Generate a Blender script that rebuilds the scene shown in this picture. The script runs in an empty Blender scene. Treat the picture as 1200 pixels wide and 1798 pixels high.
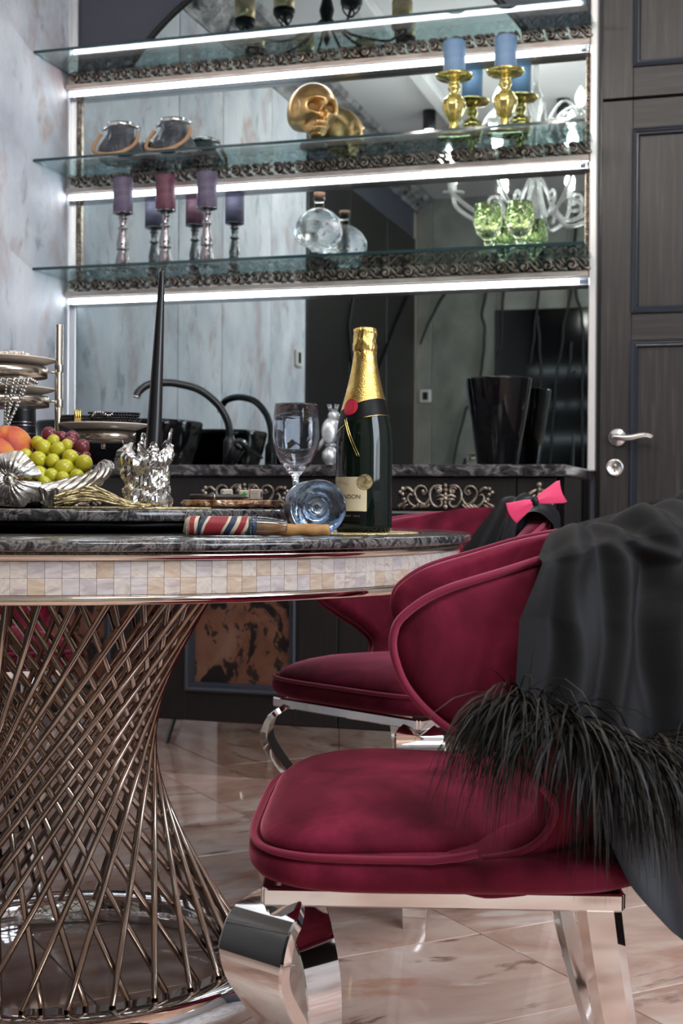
import bpy, bmesh, math, random
from mathutils import Vector, Matrix, Euler, noise as mnoise
random.seed(7)
PI = math.pi
sc = bpy.context.scene
COL = sc.collection

# ---------------------------------------------------------------- camera, light, exposure
CAMROT = Matrix(((0.9573, -0.0087, 0.289), (0.289, 0.0044, -0.9573), (0.0071, 1.0, 0.0067)))
cam_d = bpy.data.cameras.new('camera')
cam_d.sensor_fit = 'HORIZONTAL'; cam_d.sensor_width = 24; cam_d.lens = 48
cam_d.clip_start = 0.02
cam_d.dof.use_dof = True; cam_d.dof.focus_distance = 1.85; cam_d.dof.aperture_fstop = 11
cam = bpy.data.objects.new('camera', cam_d); COL.objects.link(cam)
cam.location = (0, 0, 0.8); cam.rotation_euler = CAMROT.to_euler()
sc.camera = cam

w = bpy.data.worlds.new('world'); sc.world = w; w.use_nodes = True
w.node_tree.nodes['Background'].inputs[0].default_value = (.75, .82, 1, 1)
w.node_tree.nodes['Background'].inputs[1].default_value = 0.3
sc.view_settings.view_transform = 'Standard'; sc.view_settings.look = 'None'
sc.view_settings.exposure = 1.1; sc.view_settings.gamma = 1.0; sc.view_settings.use_curve_mapping = False
cy = sc.cycles
cy.use_denoising = True; cy.max_bounces = 12; cy.diffuse_bounces = 4; cy.glossy_bounces = 8
cy.transmission_bounces = 10; cy.transparent_max_bounces = 16
cy.caustics_reflective = False; cy.caustics_refractive = False
cy.sample_clamp_indirect = 6; cy.blur_glossy = 0.4

def area(name, loc, tgt, size, energy, color, size_y=None):
    l = bpy.data.lights.new(name, 'AREA'); l.energy = energy; l.color = color; l.size = size
    if size_y: l.shape = 'RECTANGLE'; l.size_y = size_y
    o = bpy.data.objects.new(name, l); COL.objects.link(o); o.location = loc
    o.rotation_euler = (Vector(tgt) - Vector(loc)).to_track_quat('-Z', 'Y').to_euler()
    return o
area('window_daylight', (2.12, 0.9, 1.65), (-.2, 1.3, .9), 1.5, 34, (.80, .89, 1.0), 1.5)
area('ceiling_fill_front', (0.35, 0.55, 2.96), (0.0, 0.9, 0), 1.1, 26, (1, .95, .9))  # added soft fill just below the ceiling, no fixture of the room
area('ceiling_fill_back', (0.35, 2.7, 2.96), (0.35, 2.7, 0), 1.0, 9, (1, .95, .9))  # second added fill lamp, set where the mirrors do not see it

# ---------------------------------------------------------------- materials
MAT = {}
def ramp(nt, stops):
    r = nt.nodes.new('ShaderNodeValToRGB'); e = r.color_ramp.elements
    while len(e) < len(stops): e.new(0.5)
    for i, (p, c) in enumerate(stops):
        e[i].position = p; e[i].color = (*c, 1) if len(c) == 3 else c
    return r
def coords(nt, stretch=(1, 1, 1), rand=0, rot=(0, 0, 0)):
    tc = nt.nodes.new('ShaderNodeTexCoord'); mp = nt.nodes.new('ShaderNodeMapping')
    mp.inputs['Scale'].default_value = stretch; mp.inputs['Rotation'].default_value = rot
    src = tc.outputs['Object']
    if rand:
        oi = nt.nodes.new('ShaderNodeObjectInfo'); ml = nt.nodes.new('ShaderNodeVectorMath'); ml.operation = 'SCALE'
        cm = nt.nodes.new('ShaderNodeCombineXYZ')
        for k in range(3): nt.links.new(oi.outputs['Random'], cm.inputs[k])
        nt.links.new(cm.outputs[0], ml.inputs[0]); ml.inputs['Scale'].default_value = rand
        ad = nt.nodes.new('ShaderNodeVectorMath'); nt.links.new(src, ad.inputs[0]); nt.links.new(ml.outputs[0], ad.inputs[1])
        src = ad.outputs[0]
    nt.links.new(src, mp.inputs[0]); return mp.outputs[0]
def noise_tex(nt, vec, scale, detail=4, rough=.55, dist=0):
    n = nt.nodes.new('ShaderNodeTexNoise'); n.inputs['Scale'].default_value = scale
    n.inputs['Detail'].default_value = detail; n.inputs['Roughness'].default_value = rough
    n.inputs['Distortion'].default_value = dist
    nt.links.new(vec, n.inputs['Vector']); return n
def mat(name, base, rough=.5, metal=0, tex=None, bump=None, rvar=None, **kw):
    """tex=(scale, stops, stretch, detail, distortion, rand)  bump=(scale, strength, distance, stretch)"""
    m = bpy.data.materials.new(name); m.use_nodes = True; nt = m.node_tree
    p = nt.nodes['Principled BSDF']
    p.inputs['Base Color'].default_value = (*base, 1); p.inputs['Roughness'].default_value = rough
    p.inputs['Metallic'].default_value = metal
    for k, v in kw.items():
        p.inputs[k.replace('_', ' ')].default_value = (*v, 1) if isinstance(v, tuple) else v
    if tex:
        s, stops, st, det, dis, rnd = [x for x in tex] + [None, None, (1, 1, 1), 4, 0, 0][len(tex):]
        n = noise_tex(nt, coords(nt, st, rnd), s, det, .55, dis)
        r = ramp(nt, stops); nt.links.new(n.outputs[0], r.inputs[0]); nt.links.new(r.outputs[0], p.inputs['Base Color'])
    if rvar:
        n = noise_tex(nt, coords(nt), rvar[0], 3)
        mr = nt.nodes.new('ShaderNodeMapRange'); mr.inputs[3].default_value = rvar[1]; mr.inputs[4].default_value = rvar[2]
        nt.links.new(n.outputs[0], mr.inputs[0]); nt.links.new(mr.outputs[0], p.inputs['Roughness'])
    if bump:
        s, st, d, sx = [x for x in bump] + [0, 0, 0, (1, 1, 1)][len(bump):]
        n = noise_tex(nt, coords(nt, sx), s, 4); b = nt.nodes.new('ShaderNodeBump')
        b.inputs['Strength'].default_value = st; b.inputs['Distance'].default_value = d
        nt.links.new(n.outputs[0], b.inputs['Height']); nt.links.new(b.outputs[0], p.inputs['Normal'])
    MAT[name] = m; return m
def mix_layer(m, scale, stretch, lo, hi, color, detail=5, dist=0, rand=0, amount=1):
    """a second stain layer over the base colour"""
    nt = m.node_tree; p = nt.nodes['Principled BSDF']
    src = p.inputs['Base Color'].links[0].from_socket if p.inputs['Base Color'].links else None
    n = noise_tex(nt, coords(nt, stretch, rand), scale, detail, .6, dist)
    r = ramp(nt, [(lo, (0, 0, 0)), (hi, (amount,) * 3)]); nt.links.new(n.outputs[0], r.inputs[0])
    mx = nt.nodes.new('ShaderNodeMix'); mx.data_type = 'RGBA'
    nt.links.new(r.outputs[0], mx.inputs[0])
    if src: nt.links.new(src, mx.inputs[6])
    else: mx.inputs[6].default_value = p.inputs['Base Color'].default_value
    mx.inputs[7].default_value = (*color, 1); nt.links.new(mx.outputs[2], p.inputs['Base Color']); return m
def thin_glass(name, tint, refl=1.0, rough=0.0, ior=1.5):
    m = bpy.data.materials.new(name); m.use_nodes = True; nt = m.node_tree; nt.nodes.clear()
    out = nt.nodes.new('ShaderNodeOutputMaterial'); tr = nt.nodes.new('ShaderNodeBsdfTransparent')
    gl = nt.nodes.new('ShaderNodeBsdfGlossy'); mx = nt.nodes.new('ShaderNodeMixShader'); fr = nt.nodes.new('ShaderNodeFresnel')
    fr.inputs['IOR'].default_value = ior; tr.inputs[0].default_value = (*tint, 1)
    gl.inputs['Roughness'].default_value = rough; gl.inputs[0].default_value = (refl, refl, refl, 1)
    ge = nt.nodes.new('ShaderNodeNewGeometry'); mr = nt.nodes.new('ShaderNodeMapRange')
    mr.inputs[3].default_value = ior; mr.inputs[4].default_value = 1 / ior
    nt.links.new(ge.outputs['Backfacing'], mr.inputs[0]); nt.links.new(mr.outputs[0], fr.inputs['IOR'])
    nt.links.new(fr.outputs[0], mx.inputs[0]); nt.links.new(tr.outputs[0], mx.inputs[1]); nt.links.new(gl.outputs[0], mx.inputs[2])
    nt.links.new(mx.outputs[0], out.inputs[0]); MAT[name] = m; return m
def emit(name, color, strength):
    m = bpy.data.materials.new(name); m.use_nodes = True; nt = m.node_tree; p = nt.nodes['Principled BSDF']
    p.inputs['Base Color'].default_value = (*color, 1)
    p.inputs['Emission Color'].default_value = (*color, 1); p.inputs['Emission Strength'].default_value = strength
    MAT[name] = m; return m

# velvet
v = mat('velvet', (.1, .008, .02), .8, 0, (8, [(.32, (.070, .0045, .013)), (.5, (.150, .0105, .031)), (.68, (.27, .023, .062))], (1, 1, 1), 8, .8),
        (900, .25, .001), Sheen_Weight=1.0, Sheen_Roughness=.28, Sheen_Tint=(.92, .26, .36), Specular_IOR_Level=.15)
mat('velvet_piping', (.20, .015, .046), .7, 0, None, (1200, .2, .001), Sheen_Weight=.8, Sheen_Tint=(.7, .22, .28), Specular_IOR_Level=.2)
mat('chrome', (.86, .85, .84), .045, 1, None, None, (6, .03, .07))
mat('steel', (.62, .56, .48), .22, 1, None, (300, .05, .001, (1, 1, .05)))
mat('bright_steel', (.78, .76, .74), .12, 1)
mat('bronze_rod', (.47, .385, .325), .12, 1, None, None, (40, .1, .2))
mat('trim_gold', (.80, .69, .60), .09, 1)
mat('gold_foil', (.83, .58, .16), .28, 1, (60, [(.3, (.70, .44, .10)), (.7, (.92, .68, .25))]), (420, .6, .0012))
mat('gold', (.85, .62, .22), .2, 1)
mat('gold_paint', (.62, .38, .15), .34, .85, (30, [(.3, (.50, .29, .10)), (.7, (.74, .48, .22))]), (120, .1, .001))
mat('socket_orange', (.20, .095, .015), .6)
mat('silver_cast', (.60, .56, .51), .24, 1, (35, [(.35, (.42, .39, .35)), (.65, (.82, .79, .74))], (1, 1, 1), 4), (90, .25, .002))
mat('silver_dark_chrome', (.34, .31, .32), .1, 1)
mat('crumpled_foil', (.74, .72, .69), .16, 1, None, (60, .3, .004))
mat('carved_bronze', (.20, .15, .12), .3, .85, (55, [(.32, (.075, .058, .048)), (.66, (.46, .37, .31))], (1, 1, 1), 4), (260, .4, .002))
mat('applique', (.4, .34, .28), .3, .9, (60, [(.35, (.14, .11, .09)), (.62, (.50, .44, .37))], (1, 1, 1), 4), (300, .3, .001))
mat('fascia', (.52, .42, .36), .5, 0, (14, [(.3, (.42, .32, .27)), (.7, (.62, .53, .48))], (1, 6, 6)))
mat('aluminium', (.78, .80, .83), .25, .7)
mat('white_trim', (.80, .79, .78), .3, .2)
mat('mirror', (.52, .59, .59), .012, 1)
mat('dark_mirror', (.62, .585, .55), .03, 1)
emit('led', (.86, .95, 1.0), 9)
emit('bulb', (1, .95, .87), 30)
emit('lamp_disc', (1, .93, .82), 7)
mat('upper_wall_paint', (.06, .065, .09), .6, 0, (3, [(.3, (.055, .058, .080)), (.7, (.068, .073, .098))]))
mat('ceiling_paint', (.7, .71, .73), .8, 0, (2, [(.3, (.55, .56, .585)), (.7, (.60, .61, .635))]))
pl = mat('plaster_plank', (.5, .53, .58), .6, 0, (2.6, [(.28, (.42, .46, .53)), (.48, (.61, .65, .72)), (.72, (.80, .83, .89))], (1.6, 1.6, 1.2), 9, .25, 7), (40, .5, .005, (2, 2, 1.2)))
mix_layer(pl, 2.2, (1.5, 1.5, 1.0), .53, .68, (.40, .27, .25), 9, .35, 11, .72)
mix_layer(pl, 4.5, (1.4, 1.4, .8), .58, .66, (.47, .32, .27), 9, .5, 17, .6)
mix_layer(pl, 7, (1.5, 1.5, .8), .60, .70, (.20, .24, .28), 9, .4, 5, .6)
mix_layer(pl, 4, (1.2, 1.2, 1.2), .56, .70, (.77, .79, .83), 9, .4, 3, .6)
mat('plaster_rear', (.3, .31, .28), .6, 0, (2.6, [(.28, (.15, .16, .145)), (.48, (.23, .24, .215)), (.72, (.34, .35, .32))], (1.6, 1.6, 1.2), 9, .25, 7), (40, .5, .005, (2, 2, 1.2)))
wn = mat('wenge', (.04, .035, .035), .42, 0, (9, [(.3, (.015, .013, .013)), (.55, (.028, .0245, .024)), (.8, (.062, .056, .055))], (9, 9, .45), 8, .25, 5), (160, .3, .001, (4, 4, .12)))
mat('wenge_h', (.04, .035, .035), .42, 0, (9, [(.3, (.014, .012, .012)), (.55, (.026, .0225, .022)), (.8, (.055, .049, .047))], (.45, 9, 9), 8, .25, 5), (160, .3, .001, (.12, 4, 4)))
mat('blue_black_moulding', (.026, .032, .045), .3)
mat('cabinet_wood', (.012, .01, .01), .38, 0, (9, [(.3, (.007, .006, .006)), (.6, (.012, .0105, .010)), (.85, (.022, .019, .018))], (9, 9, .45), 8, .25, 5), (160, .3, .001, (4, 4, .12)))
mat('gloss_black', (.005, .005, .006), .07, 0, None, None, None, Specular_IOR_Level=.32)
mat('satin_black', (.012, .012, .014), .28)
mat('cable_black', (.010, .010, .012), .6)
gr = mat('granite', (.05, .05, .055), .16, 0, (26, [(.35, (.012, .012, .014)), (.52, (.05, .048, .05)), (.62, (.17, .16, .165)), (.72, (.06, .055, .06))], (1, 1.6, 1.6), 8, 1.4))
mb_ = mat('brushed_marble', (.05, .05, .055), .09, 0, (24, [(.36, (.010, .010, .012)), (.47, (.045, .043, .046)), (.53, (.20, .18, .17)), (.58, (.035, .033, .036)), (.68, (.15, .14, .14))], (1, 1.3, 1.3), 8, 2.6))
fl = mat('onyx_tile', (.45, .3, .25), .045, 0, (1.0, [(.25, (.27, .155, .12)), (.42, (.50, .325, .265)), (.54, (.64, .47, .40)), (.64, (.74, .63, .57)), (.78, (.56, .37, .30))], (1.3, 2.8, 1), 9, 1.8, 9), None, None)
mix_layer(fl, 1.5, (1.2, 3.4, 1), .60, .66, (.15, .065, .05), 9, 2.4, 5, .7)
mix_layer(fl, 1.9, (1.2, 3.8, 1), .60, .68, (.74, .67, .62), 8, 1.6, 13, .7)
mix_layer(fl, 1.3, (1.2, 3.0, 1), .58, .66, (.52, .24, .14), 9, 2.2, 21, .6)
mat('grout', (.62, .53, .48), .4)
mp_ = mat('mother_of_pearl', (.62, .58, .54), .2, 0, (30, [(.28, (.50, .41, .38)), (.45, (.68, .60, .55)), (.58, (.78, .71, .63)), (.72, (.66, .52, .41))], (.5, 1, 2), 5, 1.8, 9), None, None, Coat_Weight=.5)
mat('pearl_grey', (.52, .49, .52), .2, 0, (35, [(.3, (.49, .42, .42)), (.55, (.66, .60, .59)), (.75, (.80, .74, .70))], (1, .5, 2), 5, 1.8, 9), None, None, Coat_Weight=.5)
mat('pearl_amber', (.62, .5, .36), .2, 0, (35, [(.3, (.52, .38, .28)), (.55, (.68, .54, .42)), (.75, (.78, .70, .61))], (1, .5, 2), 5, 1.8, 9), None, None, Coat_Weight=.5)
cp = mat('copper_art', (.3, .13, .07), .4, .3, (7, [(.3, (.085, .036, .022)), (.5, (.17, .075, .046)), (.7, (.22, .125, .09))], (1, 1, 1), 9, .6))
mix_layer(cp, 9, (1, 1, .7), .53, .56, (.012, .009, .009), 9, .5, 0, 1)
mix_layer(cp, 26, (1, 1, .8), .56, .60, (.016, .011, .010), 6, .4, 3, .9)
thin_glass('shelf_glass', (.66, .77, .78), .9)
mat('glass_edge', (.02, .045, .05), .08)
mat('smoke_glass', (.06, .065, .08), .06, 0, None, (120, .8, .008), None, Transmission_Weight=.35, IOR=1.7, Metallic=.2)
thin_glass('clear_plastic', (.86, .84, .84), 1, .05, 1.5); thin_glass('sleeve_plastic', (.66, .62, .61), 1, .10, 2.1)
mat('clear_glass', (.90, .93, 1), .0, 0, None, None, None, Transmission_Weight=1, IOR=1.46)
thin_glass('blue_tint_glass', (.93, .94, .98), 1, .0, 1.55)
mat('lustre_blue_glass', (.62, .72, .86), .03, 0, None, (40, .25, .004), None, Transmission_Weight=1, IOR=1.45)
mat('crystal', (.95, .98, .99), .01, 0, None, (60, .35, .006), None, Transmission_Weight=1, IOR=1.46)
mat('chandelier_glass', (.93, .95, .96), .03, 0, None, (30, .2, .004), None, Transmission_Weight=.75, IOR=1.5)
mat('green_glass', (.70, .80, .50), .02, 0, None, None, None, Transmission_Weight=1, IOR=1.5)
mat('amber_glass', (.9, .75, .25), .04, 0, (25, [(.3, (.80, .62, .12)), (.7, (.98, .88, .42))]), (50, .25, .004), None, Transmission_Weight=.6, IOR=1.5, Metallic=.6)
mat('gold_cup', (.9, .7, .36), .18, .35, (30, [(.3, (.78, .54, .22)), (.7, (.98, .86, .60))]))
mat('bottle_green', (.004, .009, .006), .03, 0, None, None, None, Specular_IOR_Level=.42)
mat('label_paper', (.74, .62, .40), .5, 0, (40, [(.3, (.70, .58, .36)), (.7, (.78, .67, .45))]))
mat('black_label', (.006, .006, .007), .4, 0, None, None, None, Specular_IOR_Level=.2)
mat('ink', (.02, .018, .015), .6)
mat('seal_red', (.55, .02, .05), .45, 0, None, (200, .5, .001))
mat('seal_gold', (.42, .33, .16), .4, .6, (120, [(.4, (.20, .15, .06)), (.6, (.55, .45, .24))]))
mat('amber_label', (.55, .20, .02), .4)
def wax(name, a, b):
    return mat(name, a, .55, 0, (16, [(.35, a), (.7, b)], (1, 1, 3), 6, .8), None, None, Subsurface_Weight=.1)
wax('wax_violet', (.085, .066, .112), (.17, .14, .21)); wax('wax_burgundy', (.10, .024, .048), (.19, .08, .11)); wax('wax_blue', (.15, .25, .40), (.19, .30, .46))
mat('wax_black', (.012, .011, .012), .3)
mat('rope', (.45, .26, .14), .75, 0, None, (300, .4, .002))
mat('peach_skin', (.8, .35, .1), .55, 0, (13, [(.36, (.66, .27, .03)), (.5, (.55, .085, .028)), (.64, (.36, .022, .018))], (1, 1, .8), 4, .4), None, None, Sheen_Weight=.2)
mat('grape_green', (.5, .5, .04), .22, 0, (9, [(.35, (.42, .47, .025)), (.55, (.55, .52, .04)), (.72, (.60, .38, .07))], (1, 1, 1), 3, 0, 17), None, None, Subsurface_Weight=.3)
mat('grape_red', (.16, .025, .04), .22, 0, (12, [(.3, (.10, .012, .025)), (.7, (.24, .05, .06))], (1, 1, 1), 3, 0, 17), None, None, Subsurface_Weight=.15)
mat('stem_brown', (.16, .12, .04), .7)
mat('plate_ceramic', (.82, .70, .58), .35, 0, None, None, None, Coat_Weight=.3)
mat('pearl', (.80, .72, .62), .2, 0, None, None, None, Coat_Weight=.8)
mat('bead_silver', (.55, .53, .50), .15, 1)
mat('bead_black', (.01, .01, .012), .15)
mat('placemat_gold', (.62, .49, .24), .38, .6, (200, [(.35, (.42, .31, .12)), (.6, (.76, .64, .38))]), (400, .3, .001))
mat('bark_copper', (.5, .25, .13), .26, .8, (70, [(.36, (.20, .085, .045)), (.52, (.66, .38, .22)), (.66, (.95, .72, .54))], (1, 1, 1), 6), (180, .8, .004))
mat('pen_black', (.018, .014, .015), .3)
mat('die_ivory', (.62, .55, .45), .4)
mat('die_green', (.04, .30, .05), .5); mat('die_blue', (.06, .08, .3), .5); mat('die_red', (.4, .03, .03), .5)
mat('leather_red', (.27, .018, .026), .45, 0, None, (500, .25, .001))
mat('leather_cream', (.62, .52, .38), .5, 0, None, (500, .25, .001))
mat('leather_navy', (.018, .035, .075), .5, 0, None, (500, .25, .001))
mat('cigar_leaf', (.42, .21, .065), .6, 0, (40, [(.3, (.32, .15, .04)), (.7, (.52, .28, .10))], (1, 5, 1)), (150, .4, .002))
mat('cloth_black', (.01, .01, .011), .62, 0, (8, [(.3, (.0055, .0055, .006)), (.7, (.010, .010, .011))]), (900, .3, .001), None, Specular_IOR_Level=.18)
mat('cloth_satin', (.008, .0085, .011), .45, 0, None, (900, .2, .001), None, Specular_IOR_Level=.3)
mat('feather_black', (.006, .0055, .005), .5, 0, None, None, None, Specular_IOR_Level=.3)
mat('feather_brown', (.03, .023, .015), .5, 0, None, None, None, Specular_IOR_Level=.3)
mat('bow_pink', (.86, .05, .17), .45, 0, None, (600, .15, .001), None, Sheen_Weight=.3)
mat('door_nickel', (.74, .73, .72), .24, .9)
mat('statue_silver', (.66, .67, .69), .3, .6, (40, [(.35, (.46, .47, .49)), (.65, (.80, .81, .83))]), (120, .35, .003))
mat('thermostat_white', (.72, .72, .70), .4); mat('screen_dark', (.02, .02, .022), .2)
mat('cornice_grey', (.26, .26, .27), .5, .2, (10, [(.35, (.13, .13, .14)), (.65, (.40, .40, .41))], (1, 1, 1), 5), (26, .9, .03))
mat('iron', (.02, .02, .022), .45, .5)
mat('window_frame_white', (.8, .8, .8), .4)
mat('cork', (.48, .30, .20), .7)

# ---------------------------------------------------------------- mesh builder
class MB:
    def __init__(s): s.v = []; s.f = []; s.sm = []; s.mi = []; s.cur = 0
    def add(s, vs, fs, smooth=True):
        o = len(s.v); s.v += [Vector(p) for p in vs]; s.f += [tuple(i + o for i in f) for f in fs]
        s.sm += [smooth] * len(fs); s.mi += [s.cur] * len(fs); return s
    def mark(s): return len(s.v)
    def xf(s, k, M):
        for i in range(k, len(s.v)): s.v[i] = M @ s.v[i]
        return s
    def box(s, x0, x1, y0, y1, z0, z1, b=0):
        if b <= 0:
            vs = [(x, y, z) for x in (x0, x1) for y in (y0, y1) for z in (z0, z1)]
            return s.add(vs, [(0, 1, 3, 2), (4, 6, 7, 5), (0, 4, 5, 1), (2, 3, 7, 6), (0, 2, 6, 4), (1, 5, 7, 3)], False)
        lo = (x0, y0, z0); hi = (x1, y1, z1); vs = []; idx = {}
        for c in [(i, j, k) for i in (0, 1) for j in (0, 1) for k in (0, 1)]:
            for a in range(3):
                p = [(hi[q] if c[q] else lo[q]) for q in range(3)]
                for q in range(3):
                    if q != a: p[q] += (-b if c[q] else b)
                idx[(c, a)] = len(vs); vs.append(p)
        fs = []
        for a in range(3):
            u, w_ = [q for q in range(3) if q != a]
            for sgn in (0, 1):
                q = []
                for (i, j) in ((0, 0), (1, 0), (1, 1), (0, 1)):
                    c = [0, 0, 0]; c[a] = sgn; c[u] = i; c[w_] = j; q.append(idx[(tuple(c), a)])
                fs.append(tuple(q))
            for i in (0, 1):
                for j in (0, 1):
                    c0 = [0, 0, 0]; c0[u] = i; c0[w_] = j; c1 = list(c0); c1[a] = 1
                    fs.append((idx[(tuple(c0), u)], idx[(tuple(c1), u)], idx[(tuple(c1), w_)], idx[(tuple(c0), w_)]))
        for c in [(i, j, k) for i in (0, 1) for j in (0, 1) for k in (0, 1)]:
            fs.append(tuple(idx[(c, a)] for a in range(3)))
        return s.add(vs, fs, False)
    def lathe(s, prof, seg=32, c=(0, 0, 0), rf=None, smooth=True):
        vs = []; fs = []; rows = []
        for (r, z) in prof:
            if r <= 1e-6: rows.append([len(vs)]); vs.append((c[0], c[1], c[2] + z))
            else:
                row = []
                for k in range(seg):
                    t = 2 * PI * k / seg; q = rf(r, z, t) if rf else r
                    row.append(len(vs)); vs.append((c[0] + q * math.cos(t), c[1] + q * math.sin(t), c[2] + z))
                rows.append(row)
        for a, b in zip(rows, rows[1:]):
            if len(a) == 1 and len(b) == 1: continue
            for k in range(seg):
                n = (k + 1) % seg
                if len(a) == 1: fs.append((a[0], b[k], b[n]))
                elif len(b) == 1: fs.append((a[k], a[n], b[0]))
                else: fs.append((a[k], a[n], b[n], b[k]))
        return s.add(vs, fs, smooth)
    def tube(s, pts, r, seg=8, closed=False, caps=True, flat=1.0):
        P = [Vector(p) for p in pts]; n = len(P); R = r if isinstance(r, (list, tuple)) else [r] * n
        T = []
        for i in range(n):
            a = P[(i - 1) % n] if (closed or i > 0) else P[0]; b = P[(i + 1) % n] if (closed or i < n - 1) else P[-1]
            d = b - a; T.append(d.normalized() if d.length > 1e-9 else Vector((0, 0, 1)))
        up = Vector((0, 0, 1)) if abs(T[0].z) < .9 else Vector((1, 0, 0))
        N = (up - T[0] * up.dot(T[0])).normalized(); vs = []; fs = []
        for i in range(n):
            N = N - T[i] * N.dot(T[i])
            N = N.normalized() if N.length > 1e-6 else T[i].orthogonal().normalized()
            B = T[i].cross(N)
            for k in range(seg):
                t = 2 * PI * k / seg; vs.append(P[i] + N * math.cos(t) * R[i] * flat + B * math.sin(t) * R[i])
        m = n if closed else n - 1
        for i in range(m):
            for k in range(seg):
                j = (i + 1) % n; q = (k + 1) % seg
                fs.append((i * seg + k, i * seg + q, j * seg + q, j * seg + k))
        if caps and not closed:
            fs.append(tuple(range(seg - 1, -1, -1))); fs.append(tuple((n - 1) * seg + k for k in range(seg)))
        return s.add(vs, fs)
    def grid(s, nu, nv, fn, cu=False, smooth=True):
        vs = [fn(i / (nu if cu else nu - 1), j / (nv - 1)) for j in range(nv) for i in range(nu)]; fs = []
        for j in range(nv - 1):
            for i in range(nu if cu else nu - 1):
                k = (i + 1) % nu; fs.append((j * nu + i, j * nu + k, (j + 1) * nu + k, (j + 1) * nu + i))
        return s.add(vs, fs, smooth)
    def ball(s, c, r, nu=16, nv=10, fn=None):
        rx, ry, rz = (r, r, r) if not isinstance(r, (tuple, list)) else r
        k = s.mark()
        s.lathe([(0, -1)] + [(math.cos(a), math.sin(a)) for a in [-PI / 2 + PI * j / nv for j in range(1, nv)]] + [(0, 1)], nu)
        for i in range(k, len(s.v)):
            p = s.v[i]; q = fn(p) if fn else p; s.v[i] = Vector((c[0] + q.x * rx, c[1] + q.y * ry, c[2] + q.z * rz))
        return s
    def prism(s, poly, z0, z1, smooth=False):
        n = len(poly); vs = [(x, y, z0) for x, y in poly] + [(x, y, z1) for x, y in poly]
        fs = [tuple(range(n - 1, -1, -1)), tuple(range(n, 2 * n))] + [(i, (i + 1) % n, n + (i + 1) % n, n + i) for i in range(n)]
        return s.add(vs, fs, smooth)
    def mesh(s, name):
        me = bpy.data.meshes.new(name); me.from_pydata([tuple(v) for v in s.v], [], s.f)
        me.polygons.foreach_set('use_smooth', s.sm)
        if any(s.mi): me.polygons.foreach_set('material_index', s.mi)
        bm = bmesh.new(); bm.from_mesh(me); bmesh.ops.recalc_face_normals(bm, faces=bm.faces); bm.to_mesh(me); bm.free()
        me.update(); return me
    def build(s, name, material, parent=None, loc=None, rot=None):
        me = s.mesh(name)
        for m in (material if isinstance(material, (list, tuple)) else [material]): me.materials.append(MAT[m])
        return link(name, me, parent, loc, rot)
def link(name, data, parent=None, loc=None, rot=None):
    o = bpy.data.objects.new(name, data); COL.objects.link(o)
    if parent: o.parent = parent
    if loc: o.location = loc
    if rot: o.rotation_euler = rot
    return o
def tag(o, label, cat, group=None, kind=None):
    o['label'] = label
    if cat: o['category'] = cat
    if group: o['group'] = group
    if kind: o['kind'] = kind
    return o
def thing(name, label, cat, loc=(0, 0, 0), rz=0, group=None, kind=None):
    o = bpy.data.objects.new(name, None); COL.objects.link(o); o.empty_display_size = .05
    o.location = loc; o.rotation_euler = (0, 0, rz); return tag(o, label, cat, group, kind)
def dup(root, loc, rz, label, group=None):
    r = root.copy(); COL.objects.link(r); r.location = loc; r.rotation_euler = (0, 0, rz); r['label'] = label
    if group: r['group'] = group
    def kids(a, b):
        for ch in list(a.children):
            c = ch.copy(); COL.objects.link(c); c.parent = b; kids(ch, c)
    kids(root, r); return r
def lerp(a, b, t): return a + (b - a) * t
def interp(tab, x):
    if x <= tab[0][0]: return tab[0][1]
    for (a, b), (c, d) in zip(tab, tab[1:]):
        if x <= c: return lerp(b, d, (x - a) / (c - a))
    return tab[-1][1]
def smooth_path(pts, n):
    P = [Vector(p) for p in pts]; out = []; m = len(P) - 1
    for i in range(n):
        t = i / (n - 1) * m; k = min(int(t), m - 1); u = t - k
        p0 = P[max(k - 1, 0)]; p1 = P[k]; p2 = P[k + 1]; p3 = P[min(k + 2, m)]
        out.append(.5 * (2 * p1 + (p2 - p0) * u + (2 * p0 - 5 * p1 + 4 * p2 - p3) * u * u + (3 * p1 - p0 - 3 * p2 + p3) * u ** 3))
    return out
def nz(p, s=1.0): return mnoise.noise(Vector(p) * s)
def text_mesh(txt, size, spacing=1.0):
    cu = bpy.data.curves.new('lettering', 'FONT'); cu.body = txt; cu.size = size; cu.align_x = 'CENTER'; cu.space_character = spacing
    o = bpy.data.objects.new('lettering', cu); COL.objects.link(o)
    dg = bpy.context.evaluated_depsgraph_get(); me = bpy.data.meshes.new_from_object(o.evaluated_get(dg))
    bpy.data.objects.remove(o); bpy.data.curves.remove(cu); return me
def Mx(loc=(0, 0, 0), rot=(0, 0, 0), sc_=(1, 1, 1)):
    return Matrix.Translation(loc) @ Euler(rot).to_matrix().to_4x4() @ Matrix.Diagonal((*sc_, 1))
# ---------------------------------------------------------------- the room
XL, XR, YF, YB, ZC = -2.31, 2.2, -.8, 4.33, 3.0
def struct(o, label, cat): return tag(o, label, cat, None, 'structure')
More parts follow.
